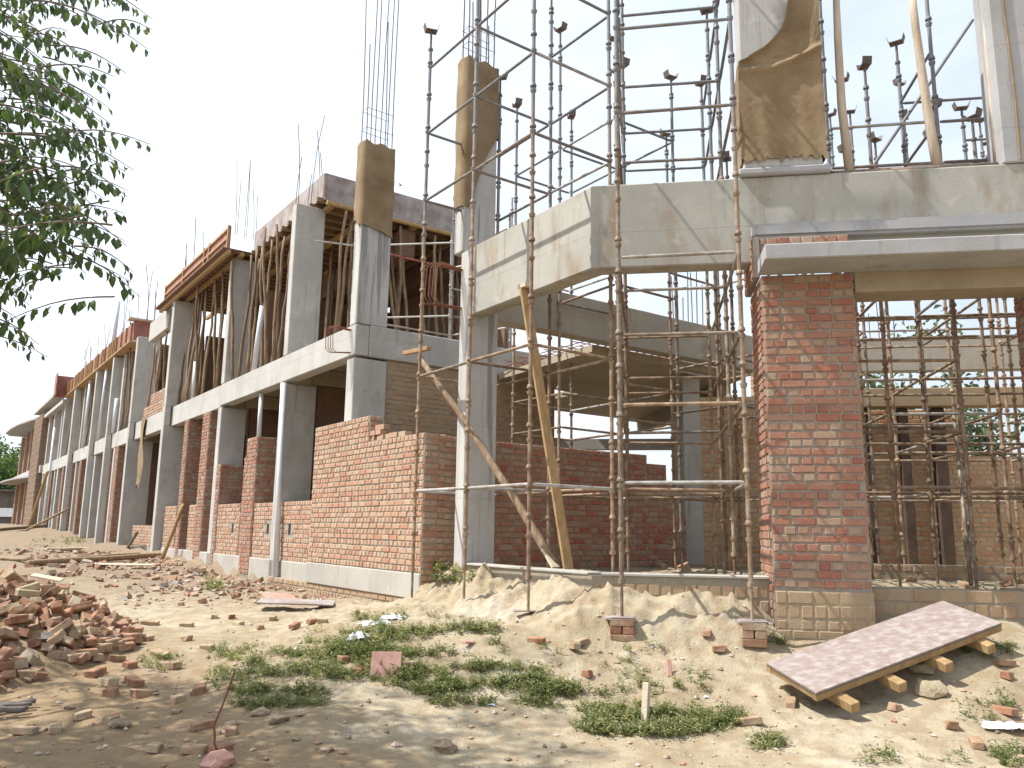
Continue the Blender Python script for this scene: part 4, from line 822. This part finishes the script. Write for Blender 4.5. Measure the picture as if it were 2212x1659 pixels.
for lst, lab, grp in ((L1, 'loose brick scattered at the foot of the big brick heap', 'bricks strewn beside the heap'), (L2, 'dusty half buried brick in the shaded foreground near the bent rod', 'bricks in the shaded foreground'),
        (L3, 'single brick bit on the bare sandy track before the long facade', 'bricks on the sandy track'), (L4, 'broken brick bit lying on the sand in front of the entrance scaffold', 'bricks before the entrance')):
    for k, (x, y) in enumerate(lst):
        g_ = ground_at(x, y); brick_at(g_+Z*.022, (r.uniform(-.12, .12), r.uniform(-.12, .12), r.uniform(0, 6.28)), lab, grp, k*5+2 if k % 3 else k, scale=.72 if lst is not L1 else .95)
for k in range(22):                                             # rubble along the foot of the facade
    s = r.uniform(3.2, 20)**1.0; w0 = -.25-abs(r.gauss(0, .9)); p = B(s, w0, 0)
    brick_at(Vector((p.x, p.y, hz(p.x, p.y)+.025)), (r.uniform(-.4, .4), r.uniform(-.4, .4), r.uniform(0, 6.28)), 'brick bit in the rubble strip along the foot of the long facade', 'rubble bricks along the facade', k)
for k in range(12):                                             # rubble on the hall floor
    p = E_(r.uniform(2.8, 6), r.uniform(.4, 2.8), .95) if k % 3 else E_(r.uniform(.6, 1.6), r.uniform(3.5, 5.5), .97)
    brick_at(p, (r.uniform(-.4, .4), r.uniform(-.4, .4), r.uniform(0, 6.28)), 'brick bit in the rubble on the hall floor behind the plinth', 'rubble on the hall floor', k)
m = MB()
for k in range(1250):
    if k < 420:
        a_ = r.uniform(-1.9, 1.5); q = r.random()**.6*2.28; p = Vector((HEAP[0]+q*math.cos(a_), HEAP[1]+q*math.sin(a_), 0)); sc = r.uniform(.7, 1.05)
    elif k < 720: p = B(r.uniform(2.5, 19), -.2-abs(r.gauss(0, .9)), 0); sc = r.uniform(.2, .75)
    else: p = Vector((r.uniform(-16, -3.5), r.uniform(12, 30), 0)); sc = r.uniform(.3, 1.3)
    if (p-P0).dot(W) > -.15: continue
    p.z = hz(p.x, p.y)+.012; e_ = Matrix.Rotation(r.uniform(0, 6.28), 3, 'Z') @ Matrix.Rotation(r.uniform(-.6, .6), 3, 'X') @ Matrix.Rotation(r.uniform(-.6, .6), 3, 'Y'); m.cur = r.random()
    L_ = r.choice((.11, .11, .06, .08))
    m.hexa([p+e_ @ Vector((i_*L_*sc+r.uniform(-.01, .01), j_*.054*sc+r.uniform(-.008, .008), (kk-.4)*.072*sc)) for kk in (0, 1) for j_ in (-1, 1) for i_ in (-1, 1)])
RUB, t, b = new_mat('brick_rubble'); p = posn(t); at = nn(t, 'ShaderNodeAttribute', attribute_name='tone')
t.links.new(mix(t, .6, ramp(t, [(0, (.22, .11, .075)), (.3, (.31, .18, .115)), (.6, (.36, .25, .17)), (.85, (.37, .30, .22)), (1, (.32, .30, .27))], at.outputs['Fac']).outputs[0], mix(t, noise(t, p, 20, 5, .7).outputs[0], (.5, .5, .5), (1.4, 1.4, 1.4)), 'MULTIPLY'), b.inputs['Base Color']); b.inputs['Roughness'].default_value = .95; bump(t, b, noise(t, p, 50, 3, .6).outputs[0], .4)
tag(m.build('brick_rubble', RUB, None, Vector((0, 0, 0))), 'broken brick rubble under the heap and along the foot of the facade', 'rubble', kind='stuff')
# two brick stacks with ply shims under the front standards
for p, lab, hh in ((GT(0, 0), 'small square stack of four bricks with ply shims under the middle front standard', .69), (GT(1, 0), 'small brick stack with a ply sheet under the standard beside the brick pillar', .69)):
    st = thing('brick_stack', lab, 'brick stack', (p.x, p.y, hh-.2)); a0 = .12
    x, y = Vector((math.cos(-.15), math.sin(-.15), 0)), Vector((-math.sin(-.15), math.cos(-.15), 0))
    for k in range(3):
        for j in (-1, 1):
            m = MB(); c_ = p+(x if k % 2 else y)*(.06*j); c_.z = hh-.225+.074*k-.0; ax, ay = (y, x) if k % 2 else (x, y)
            m.hexa([c_+ax*(i*.112)+ay*(jj*.054)+Z*(kk*.072) for kk in (0, 1) for jj in (-1, 1) for i in (-1, 1)]); m.build('brick', LOOSE, st, bevel=.006)
    for k in range(3):
        m = MB(); c_ = p+Vector((rnd.uniform(-.03, .03), rnd.uniform(-.02, .02), 0)); c_.z = hh+.0-.003+.009*k-.018
        m.hexa([c_+x*(i*(.15-.02*k))+y*(j*.1)+Z*(kk*.007+.012*(i > 0)*(k % 2)) for kk in (0, 1) for j in (-1, 1) for i in (-1, 1)]); m.build('ply_shim', PLY_GREY, st)
def slab_on(x, y, lx, ly, th, yaw, mat, name, lab, cat, tilt=(0, 0), lift=.0, grp=None):
    g_ = ground_at(x, y); R_ = Matrix.Rotation(yaw, 3, 'Z') @ Matrix.Rotation(tilt[0], 3, 'X') @ Matrix.Rotation(tilt[1], 3, 'Y')
    m = MB(); m.hexa([g_+Z*lift+R_ @ Vector((i*lx/2, j*ly/2, k*th)) for k in (0, 1) for j in (-1, 1) for i in (-1, 1)])
    return solo(name, m, mat, lab, cat, g_, grp, bevel=.004)
slab_on(1140, 1325, .30, .13, .012, .1, PLY_GREY, 'ply_scrap', 'thin ply scrap under the third front standard', 'ply scrap', lift=.02)
slab_on(640, 1318, 1.05, .42, .022, .12, PLY_GREY, 'ply_sheet', 'long pale ply sheet lying on rubble near the brick wall', 'ply sheet', (.06, .03), .10)
slab_on(602, 1300, .5, .28, .03, .7, PINKTILE, 'ply_sheet', 'small framed pink ply panel tilted on the rubble', 'ply sheet', (.25, .1), .06)
slab_on(832, 1466, .26, .012, .22, .05, PINKTILE, 'ply_scrap', 'squarish pink board scrap standing tilted in the weeds', 'ply scrap', (-.35, 0), .0)
slab_on(1447, 1462, .045, .012, .15, .2, PINKTILE, 'ply_scrap', 'narrow pink chip stuck upright in the sand', 'ply scrap', (-.4, .1))
slab_on(1012, 1395, .14, .05, .02, .9, PINKTILE, 'ply_scrap', 'small pinkish stick on the sand beyond the weeds', 'ply scrap', (.1, .1), .02)
slab_on(262, 1228, 1.5, .35, .02, .0, PALE_TIMBER, 'ply_sheet', 'pale narrow board lying far off among the rubble', 'ply sheet', (.03, 0), .08)
slab_on(525, 1240, .45, .35, .02, .6, PINKTILE, 'ply_sheet', 'pale pink square board propped on bricks by the facade', 'ply sheet', (.5, .3), .15)
slab_on(100, 1260, .5, .3, .03, .3, PALE_TIMBER, 'ply_sheet', 'greyish board end beyond the brick heap', 'ply sheet', (.1, .2), .08)
# grey stake, bent rod, stones
m = MB(); g_ = ground_at(1392, 1562); m.bar(g_-Z*.05, on_depth(1397, 1474, g_.y+.05), .05, .05); solo('wooden_stake', m, PALE_TIMBER, 'grey weathered stake standing in the weeds', 'stake', g_, bevel=.004)
m = MB(); g_ = ground_at(487, 1652)-Z*.03; pts = [on_depth(x, y, g_.y+.02*k) for k, (x, y) in enumerate([(508, 1446), (497, 1480), (478, 1530), (462, 1568), (464, 1590), (463, 1606), (474, 1632), (482, 1650)])]+[g_]
m.tube(pts, .0075, 6); solo('bent_rod', m, REBAR_RUST, 'thin rusty bent rod sticking out of the ground in the foreground', 'steel rod', g_, smooth=True)
def stone(x, y, sz, lab, mat=STONE, sd=0, flat=.6, grp=None, name='stone'):
    r_ = random.Random(sd); bm = bmesh.new(); bmesh.ops.create_icosphere(bm, subdivisions=2, radius=1)
    a_, b_, c_ = (Vector((r_.uniform(-1, 1), r_.uniform(-1, 1), r_.uniform(-1, 1))) for _ in range(3))
    g_ = ground_at(x, y); m = MB(); vs = []
    for v in bm.verts:
        q = v.co.copy(); k = 1+.22*math.sin(q.dot(a_)*4+sd)+.16*math.sin(q.dot(b_)*7)+.08*math.sin(q.dot(c_)*13)
        q = q*k*sz; q.z *= flat; vs.append(g_+q+Z*sz*flat*.45)
    m.add(vs, [tuple(v.index for v in f.verts) for f in bm.faces]); bm.free()
    return solo(name, m, mat, lab, 'stone', g_, grp)
stone(955, 1622, .085, 'brown rough stone alone on the bare foreground track', sd=3, flat=.5)
stone(465, 1655, .10, 'pale pinkish lump at the foot of the bent rod', PINKTILE, 5, .5)
stone(2010, 1500, .11, 'pale sandy clod beside the propped panel', GROUND, 7, .6)
stone(1990, 1448, .13, 'large sandy clod behind the propped panel blocks', GROUND, 8, .5)
for k, (x, y) in enumerate(((60, 1470), (270, 1475), (330, 1500), (420, 1500), (260, 1570), (90, 1580), (600, 1560), (640, 1600), (560, 1545), (500, 1570), (210, 1600), (700, 1625), (380, 1540), (150, 1530), (650, 1545), (340, 1615))):
    stone(x, y, rnd.uniform(.03, .075), 'rough stone half sunk in the shaded soil at lower left', STONE, 20+k, .5, 'stones in the shaded soil')
# plastic bags
def bag(x, y, sx, sy, sz, lab, sd):
    r_ = random.Random(sd); g_ = ground_at(x, y); m = MB(); n_ = 16; vs = []
    for j in range(n_+1):
        for i in range(n_+1):
            u, v = i/n_*2-1, j/n_*2-1; e_ = max(0, 1-(u*u+v*v)*.8); wv_ = math.sin(u*7+v*3+sd)*.25+math.sin(v*9-u*4)*.2+r_.uniform(-.15, .15)
            ed = 1+.2*math.sin(math.atan2(v, u)*5+sd); vs.append(g_+Vector((u*sx*ed, v*sy*ed, .004+sz*(e_**.5)*(.7+wv_) if e_ else .003)))
    m.add(vs, [(j*(n_+1)+i, j*(n_+1)+i+1, (j+1)*(n_+1)+i+1, (j+1)*(n_+1)+i) for j in range(n_) for i in range(n_)])
    solo('plastic_bag', m, WHITE_BAG, lab, 'plastic bag', g_, smooth=False)
bag(775, 1383, .10, .06, .07, 'crumpled white plastic bag end in the weeds', 1); bag(850, 1338, .12, .10, .05, 'crumpled white plastic sheet on the sand above the weeds', 2)
bag(815, 1352, .2, .05, .05, 'long twisted white plastic strip between the weeds and the sand', 5)
bag(2170, 1572, .16, .10, .03, 'thin white plastic sheet half buried at lower right', 3); bag(1525, 1508, .02, .015, .012, 'small white scrap on the sand right of the weeds', 4); bag(1060, 1525, .04, .02, .012, 'tiny white scrap at the edge of the weeds', 6)
# propped panel with timber cross pieces
Bq, Cq, Aq = Vector((2.40, 6.62, .275)), Vector((4.25, 7.22, .76)), Vector((2.13, 7.16, .40))
ex = (Cq-Bq).normalized(); ey = (Aq-Bq); ey = (ey-ex*ey.dot(ex)).normalized(); en = ex.cross(ey); Lp, Wp = (Cq-Bq).length, .60
pan = thing('shutter_panel', 'long pinkish shuttering panel propped at a slant on timber blocks at right', 'panel', tuple(Bq))
def pbox(m, x0, x1, y0, y1, z0_, z1_): m.hexa([Bq+ex*x_+ey*y_+en*z_ for z_ in (z0_, z1_) for y_ in (y0, y1) for x_ in (x0, x1)])
PANEL = m_noise('dusty_pink_board', [(.36, (.24, .175, .15)), (.52, (.285, .23, .205)), (.64, (.35, .315, .295)), (.75, (.26, .20, .175))], 11, .75, .15, (1, 1.6, 1))
m = MB(); pbox(m, 0, Lp, 0, Wp, -.003, .010); m.build('face_board', PANEL, pan)
m = MB(); pbox(m, -.001, Lp+.001, .004, Wp-.004, -.017, -.004); m.build('steel_edge', REBAR, pan)
for y0 in (.0, Wp-.05): m = MB(); pbox(m, .0, Lp, y0, y0+.05, -.068, -.018); m.build('side_batten', TIMBER, pan, bevel=.003)
for x0 in (.005, Lp-.055): m = MB(); pbox(m, x0, x0+.05, .052, Wp-.052, -.066, -.019); m.build('end_batten', TIMBER, pan, bevel=.003)
for k, x0 in enumerate((.18, .68, 1.2, 1.7)):
    m = MB(); pbox(m, x0, x0+.085, -.17+.02*k, Wp*.8, -.15, -.071); m.build('timber_block', TIMBER, pan, bevel=.005)
# far poles and rods on the ground
def rod(p, q, r_, mat, name, lab, cat): m = MB(); n_ = 6; m.tube([p.lerp(q, k/n_)+Z*rnd.uniform(-.01, .01) for k in range(n_+1)], r_, 8); solo(name, m, mat, lab, cat, p, smooth=True)
ga = lambda x, y, dz=.05: ground_at(x, y)+Z*dz
rod(ga(60, 1222), ga(345, 1203), .07, POLE, 'wooden_pole', 'long dark pole lying far off parallel to the track', 'pole')
rod(ga(110, 1215), ga(300, 1207, .12), .05, POLE, 'wooden_pole', 'second pole lying across the long dark pole', 'pole')
rod(ga(0, 1210), ga(60, 1214), .05, POLE, 'wooden_pole', 'short pole lying at the far left edge', 'pole')
rod(ga(100, 1193), ga(200, 1190), .06, PALE_TIMBER, 'wooden_pole', 'pale pole lying near the row of far columns', 'pole')
rod(ga(0, 1147), ga(120, 1137), .08, POLE, 'wooden_pole', 'dark pole lying by the farthest bays', 'pole')
rod(ga(275, 1187), B(17.3, -.25, 1.25), .05, REBAR, 'steel_pipe', 'dark steel pipe leaning from the ground to the low wall', 'pipe')
rod(ga(350, 1212), on_plane(397, 1088, B(0, -.06, 0), W), .05, TIMBER, 'timber_plank', 'yellow plank leaning on the low brick wall of the facade', 'plank')
rod(ga(62, 1140), on_plane(103, 1018, B(0, -.35, 0), W), .08, TIMBER, 'timber_plank', 'long yellow pole leaning on the far end of the facade', 'pole')
rod(B(36.5, -1.5, 1.1), B(34, .0, 2.2), .06, POLE, 'wooden_pole', 'low leaning brown pole by the far columns', 'pole')
for k in range(4): rod(ga(-40, 1540+6*k, .03+.015*k), ga(76-8*k, 1528+7*k, .05), .018, REBAR, 'steel_rod', ('upper', 'second', 'third', 'lowest')[k]+' dark steel rod of the small bundle at the lower left edge', 'steel rod')

# ------------------------------------------------------------------ gravel, weeds (stuff)
r = random.Random(5); m = MB()
OCT = [(0, 2, 4), (2, 1, 4), (1, 3, 4), (3, 0, 4), (2, 0, 5), (1, 2, 5), (3, 1, 5), (0, 3, 5)]
xs, ys, ss = [], [], []
for k in range(2500):
    Y = 5.2+abs(r.gauss(0, 1))*3.4; X = r.uniform(-.66, .66)*Y
    xs.append(X); ys.append(Y); ss.append(max(.004, min(.03, r.expovariate(1/.0085))))
for k in range(1600):
    p = B(r.uniform(2, 24), -.15-abs(r.gauss(0, 1.3)), 0); xs.append(p.x); ys.append(p.y); ss.append(r.uniform(.012, .055))
zs = hgt(np.array(xs), np.array(ys))
for X, Y, z, q in zip(xs, ys, zs, ss):
    pp = Vector((X, Y, z+q*.3)); f = lambda: q*r.uniform(.6, 1.35)
    m.cur = r.random(); m.add([pp+Vector((f(), r.uniform(-q, q)*.3, 0)), pp-Vector((f(), 0, r.uniform(-q, q)*.3)), pp+Vector((0, f(), 0)), pp-Vector((r.uniform(-q, q)*.3, f(), 0)), pp+Z*f()*.7, pp-Z*q], OCT)
GRAV, t, b = new_mat('mixed_gravel'); at = nn(t, 'ShaderNodeAttribute', attribute_name='tone')
t.links.new(ramp(t, [(0, (.16, .12, .085)), (.35, (.34, .26, .17)), (.6, (.44, .38, .29)), (.8, (.36, .18, .11)), (1, (.55, .52, .46))], at.outputs['Fac']).outputs[0], b.inputs['Base Color']); b.inputs['Roughness'].default_value = .95
tag(m.build('gravel', GRAV, None, Vector((0, 0, 0))), 'loose gravel and crumbs of brick over the sandy ground', 'gravel', kind='stuff')
m = MB(); r = random.Random(15)
def leaf(m, p, d, up, L, wd, fold=.35):
    x = d.cross(up)
    if x.length < 1e-3: x = d.cross(Vector((.3, 1, .2)))
    x.normalize(); n_ = x.cross(d).normalized(); b_ = p+d*L*.42
    m.add([p, b_+x*wd*.5+n_*wd*fold, p+d*L*.75+x*wd*.3+n_*wd*fold*.6-n_*L*.05, p+d*L-n_*L*.14, p+d*L*.75-x*wd*.3+n_*wd*fold*.6-n_*L*.05, b_-x*wd*.5+n_*wd*fold, b_], [(0, 1, 6), (0, 6, 5), (1, 2, 3, 6), (6, 3, 4, 5)])
for (cx, cy, rx, ry, n_) in ((880, 1375, 210, 46, 520), (640, 1425, 215, 42, 420), (800, 1430, 190, 46, 400), (1000, 1465, 190, 36, 320), (1100, 1500, 215, 34, 480), (1370, 1560, 185, 36, 540), (1500, 1555, 110, 30, 190), (600, 1508, 120, 28, 220), (520, 1470, 80, 30, 80), (1650, 1610, 45, 10, 34), (360, 1430, 60, 24, 44), (1680, 1385, 34, 10, 26), (470, 1272, 26, 8, 20), (970, 1255, 50, 18, 34), (2140, 1410, 60, 20, 44), (2190, 1640, 60, 16, 40), (1430, 1480, 130, 26, 50), (1250, 1440, 320, 60, 60), (130, 1170, 60, 8, 36), (240, 1165, 40, 8, 30), (1990, 1640, 200, 15, 22), (2130, 1530, 80, 30, 22)):
    for k in range(n_):
        a_ = r.uniform(0, 6.28); q = math.sqrt(r.random())
        if vnoise(np.array([cx*.01+q*3.5*math.cos(a_)]), np.array([cy*.01+q*3.5*math.sin(a_)]), 4)[0] < -.15+.16*q: continue
        g_ = ground_at(cx+rx*q*math.cos(a_), cy+ry*q*math.sin(a_)); sc = r.uniform(.6, 1.5)*(1 if cy > 1300 else 2.2)
        for b_ in range(r.randint(5, 9)):
            az = r.uniform(0, 6.28); el = r.uniform(.35, 1.35); d = Vector((math.cos(az)*math.cos(el), math.sin(az)*math.cos(el), math.sin(el))); L = r.uniform(.03, .095)*sc
            base = g_+Vector((r.uniform(-.035, .035), r.uniform(-.035, .035), -.005)); m.cur = r.random()**1.2*.85 if r.random() < .84 else 1
            tip = base+d*L; x = d.cross(Z).normalized()*.0022
            m.add([base-x, base+x, tip+x*.6, tip-x*.6], [(0, 1, 2, 3)])
            for c_ in range(r.randint(3, 5)):
                f = r.uniform(.25, 1); az2 = r.uniform(0, 6.28); d2 = Vector((math.cos(az2), math.sin(az2), r.uniform(.0, .9))).normalized()
                leaf(m, base+d*L*f, d2, Z, r.uniform(.014, .030)*sc, r.uniform(.006, .012)*sc)
tag(m.build('weeds', WEED, None, Vector((0, 0, 0))), 'low green weeds growing in patches on the sandy ground', 'weeds', kind='stuff')

# ------------------------------------------------------------------ overhanging tree at left
tr = thing('broadleaf_tree', 'tree with drooping pointed leaves overhanging from the left edge', 'tree', (-7.3, 5.4, hz(-7.3, 5.4)))
r = random.Random(31); BARK = m_noise('grey_bark', [(.35, (.12, .095, .07)), (.6, (.22, .18, .14))], 8, .9, .5, (3, 3, .6), 30)
m = MB(); bz = hz(-7.3, 5.4); tk = [Vector((-7.3, 5.4, bz-.1)), Vector((-7.25, 5.42, .9)), Vector((-7.1, 5.4, 2.0)), Vector((-7.0, 5.5, 3.2)), Vector((-6.9, 5.5, 4.6)), Vector((-6.8, 5.5, 6.4)), Vector((-6.8, 5.6, 8.4))]
m.tube(tk, [.24, .19, .17, .15, .11, .07, .02], 12); m.build('trunk', BARK, tr, smooth=True)
limbs = []
for k in range(16):
    p = tk[2].lerp(tk[3], r.random()) if k < 5 else tk[3].lerp(tk[5], r.random())
    az = r.uniform(-1.3, 1.3) if k < 11 else r.uniform(0, 6.28); L = r.uniform(2.0, 3.5); el = r.uniform(.1, .8); pts = [p]
    d = Vector((math.cos(az)*math.cos(el), math.sin(az)*math.cos(el), math.sin(el)))
    for j in range(6): p = p+d*L/6; d = (d+Vector((r.uniform(-.15, .15), r.uniform(-.15, .15), -.10))).normalized(); pts.append(p)
    m = MB(); m.tube(pts, [.06, .05, .04, .03, .022, .015, .008], 7); m.build('branch', BARK, tr, smooth=True); limbs.append(pts)
ml, mt = MB(), MB()
def twig(p, q, sag, n_, size):
    pts = [p.lerp(q, k/8)+Z*(sag*math.sin(k/8*math.pi)) for k in range(9)]; mt.tube(pts, [.008-.0007*k for k in range(9)], 4, False)
    for k in range(n_):
        f = .12+.88*(k+r.uniform(-.3, .3))/n_; f = min(1, max(0, f)); j = min(7, int(f*8)); b_ = pts[j].lerp(pts[j+1], f*8-j); td = (pts[j+1]-pts[j]).normalized()
        sd_ = td.cross(Z).normalized()*(1 if k % 2 else -1)
        d = (td*r.uniform(.1, .7)+sd_*r.uniform(.2, .8)+Z*r.uniform(-1.3, -.25)).normalized(); s_ = size*r.uniform(.65, 1.2)*(1 if f < .85 else .75)
        pe = b_+d*s_*.25; ml.cur = r.random()*.85 if r.random() < .94 else 1
        ml.add([b_-sd_*.0012, b_+sd_*.0012, pe+sd_*.0012, pe-sd_*.0012], [(0, 1, 2, 3)]); leaf(ml, pe, (d+Vector((r.uniform(-.3, .3), r.uniform(-.3, .3), -.35))).normalized(), Vector((r.uniform(-.7, .7), r.uniform(-.7, .7), 1)), s_, s_*.52, .22)
tips = [(330, 42), (322, 108), (328, 64), (300, 20), (262, 78), (246, 165), (272, 158), (242, 204), (238, 235), (205, 218), (240, 268), (232, 276), (325, 312), (290, 368), (272, 372), (250, 352), (226, 430), (274, 425), (276, 412), (232, 470), (272, 462), (268, 520), (274, 532), (232, 545), (288, 588), (302, 642), (284, 610), (212, 560), (186, 592), (160, 520), (134, 595), (104, 772), (84, 745), (60, 720), (66, 660), (40, 690), (70, 640), (20, 650), (200, 250), (170, 230), (190, 130), (215, 60), (255, 10), (290, -20), (180, 330), (210, 300), (240, 320), (150, 470), (190, 500), (220, 520), (180, 420), (150, 370)]
for (x, y) in tips:
    Y = r.uniform(5.0, 6.4); q = on_depth(x, y, Y); L = r.uniform(.55, .95); p = q+Vector((-L*r.uniform(.8, 1), r.uniform(-.25, .25), L*r.uniform(.05, .5))); twig(p, q, L*.10, int(L*19), .098)
for k in range(270):
    x = r.uniform(-200, 235); ymax = 640-.9*max(0, x); y = r.uniform(-260, max(60, ymax))
    if 140 < x and 120 < y < 190 and r.random() < .7: continue
    if x > 90 and r.random() < (x-90)/200: continue
    Y = r.uniform(4.7, 7.2); q = on_depth(x, y, Y); L = r.uniform(.45, .95); az = r.uniform(-1.2, 1.2); p = q+Vector((-L*math.cos(az), L*math.sin(az)*.8, L*r.uniform(.0, .6))); twig(p, q, L*.1, int(L*18), .10)
se = Vector((math.sin(math.radians(SUN_AZ)), math.cos(math.radians(SUN_AZ)), 0))/math.tan(math.radians(SUN_EL)); k = 0
while k < 620:                                                   # the rest of the crown, out of the frame: it shades the lower left ground
    sx, sy, z = r.uniform(-4.8, -1.2), r.uniform(4.4, 7.5), r.uniform(3.0, 6.8)
    if sy > 7.5-max(0, sx+2.6)*1.0 or vnoise(np.array([sx*1.7]), np.array([sy*1.7]), 33)[0] > .17: continue
    q = Vector((sx, sy, 0))+se*z; q.z = z
    if q.x > -.62*q.y-.12: continue
    k += 1; L = r.uniform(.5, 1); az = r.uniform(0, 6.28); twig(q+Vector((L*math.cos(az), L*math.sin(az), L*.4)), q, L*.1, int(L*17), .12)
nf = len(ml.f); ml.cur = .5; ml.add(mt.v, mt.f); o = ml.build('crown', LEAF, tr); o.data.materials.append(BARK)
mi = np.zeros(len(o.data.polygons), np.int32); mi[nf:] = 1; o.data.polygons.foreach_set('material_index', mi)

# ------------------------------------------------------------------ distance
def bushy(name, lab, base, h, rad, sd, mat=LEAF_FAR, n_=1500, ls=.28, grp='trees in the distance', trunk=.35):
    r_ = random.Random(sd); t_ = thing(name, lab, 'tree', tuple(base), grp)
    m = MB(); m.tube([Vector(base), Vector(base)+Z*h*.35, Vector(base)+Z*h*.8], [rad*.08, rad*.06, rad*.02], 8); m.build('trunk', BARK, t_)
    cl = [(Vector(base)+Vector((r_.uniform(-.7, .7)*rad, r_.uniform(-.7, .7)*rad, h*r_.uniform(trunk, .92))), rad*r_.uniform(.3, .55)) for _ in range(14)]
    m = MB()
    for k in range(n_):
        c_, q = r_.choice(cl); d = Vector((r_.gauss(0, 1), r_.gauss(0, 1), r_.gauss(0, .8))).normalized(); p = c_+d*q*r_.random()**.35; m.cur = r_.random()*.9
        d2 = Vector((r_.uniform(-1, 1), r_.uniform(-1, 1), r_.uniform(-1, .4))).normalized(); leaf(m, p, d2, Vector((r_.uniform(-1, 1), r_.uniform(-1, 1), 1)), ls*r_.uniform(.6, 1.3), ls*.6)
    m.build('crown', mat, t_)
for k, (x, Y, h_, rd, lab) in enumerate(((10, 78, 8.0, 4.0, 'bright green tree above the dark shed at the far left edge'), (40, 84, 7.6, 3.8, 'bright green tree right of another beside the far stair tower'), (-45, 76, 8.4, 4, 'green tree at the far left margin'))):
    p = on_depth(x, 1127, Y); bushy('distant_tree', lab, (p.x, p.y, 1.35), h_, rd, 200+k, n_=1800, ls=.42)
for k, (x, Y, h_, rd, lab) in enumerate(((1905, 34, 9.5, 2.6, 'hazy tree behind the hall left of the opening middle'), (1990, 31, 9.2, 2.2, 'feathery tree behind the far hall beam'), (2080, 30, 5.2, 2.2, 'bush behind the low far brick wall'), (2150, 26, 5.4, 1.8, 'green bush beside the white house'), (1330, 60, 5.5, 3, 'tree far behind the landing slab'))):
    p = on_depth(x, 1127, Y); bushy('distant_tree', lab, (p.x, p.y, .6), h_, rd, 220+k, LEAF_DULL, 900, .3)
WALLM = m_noise('dark_shed', [(.4, (.09, .075, .065)), (.6, (.15, .12, .10))], 1.2, .9, .2)
p = on_depth(22, 1100, 72); sh = thing('low_shed', 'long dark low shed with a white sheet along its foot at the far left', 'shed', (p.x, p.y, 1.3))
def abox(m, c_, x0, x1, y0, y1, z0_, z1_): m.hexa([Vector((c_.x+x_, c_.y+y_, z_)) for z_ in (z0_, z1_) for y_ in (y0, y1) for x_ in (x0, x1)])
m = MB(); abox(m, p, -9, 2.2, 0, 4, 1.2, 4.2); m.build('wall', WALLM, sh); m = MB(); abox(m, p, -9.2, 2.4, -.4, 4.4, 4.203, 4.35); m.build('roof', WALLM, sh)
m = MB(); abox(m, p, -9, 1.6, -.3, -.1, 2.0, 2.75); m.build('white_sheet', WHITE_BAG, sh)
HOUSE = m_noise('pale_house', [(.4, (.62, .62, .62)), (.6, (.72, .72, .71))], 1, .8, .1); PINKW = m_noise('pink_wall', [(.4, (.50, .40, .34)), (.6, (.56, .46, .40))], 1, .8, .1)
p = on_depth(2185, 1100, 38); hs = thing('white_house', 'small white house in sun beyond the far low brick wall', 'house', (p.x, p.y, .6)); m = MB(); abox(m, p, -1.6, 4, 0, 5, .5, 4.8); m.build('wall', HOUSE, hs); m = MB(); abox(m, p, -1.8, 4.2, -.3, 5.2, 4.803, 4.95); m.build('roof', HOUSE, hs); m = MB(); abox(m, p, -.6, .4, -.03, -.005, 3.2, 4.1); m.build('window', m_dark, hs)
p = on_depth(2085, 1100, 34); hs = thing('pink_house', 'pinkish house wall beyond the far low brick wall', 'house', (p.x, p.y, .6)); m = MB(); abox(m, p, -1.0, .9, 0, 3, .5, 3.35); m.build('wall', PINKW, hs); m = MB(); abox(m, p, -1.1, 1.0, -.2, 3.1, 3.353, 3.45); m.build('roof', PINKW, hs)
# a small bird in the sky
p = on_depth(865, 401, 16); bd = MB()
bk = .45
bd.tube([p+bk*Vector((-.09, 0, 0)), p+bk*Vector((-.03, 0, .015)), p+bk*Vector((.05, 0, .02)), p+bk*Vector((.09, 0, .03))], [.004, .013, .012, .005], 8); bd.add([p+bk*Vector(q) for q in ((0, 0, 0), (.05, 0, .01), (-.02, .17, .06), (-.05, .12, .05), (-.02, -.17, .07), (-.05, -.12, .05))], [(0, 1, 2, 3), (0, 5, 4, 1)]); solo('bird', bd, REBAR, 'tiny dark bird flying in the sky right of the jute capped column', 'bird', p)
# ------------------------------------------------------------------ tidy
for o in list(bpy.data.objects):
    if '_w' in o: del o['_w']
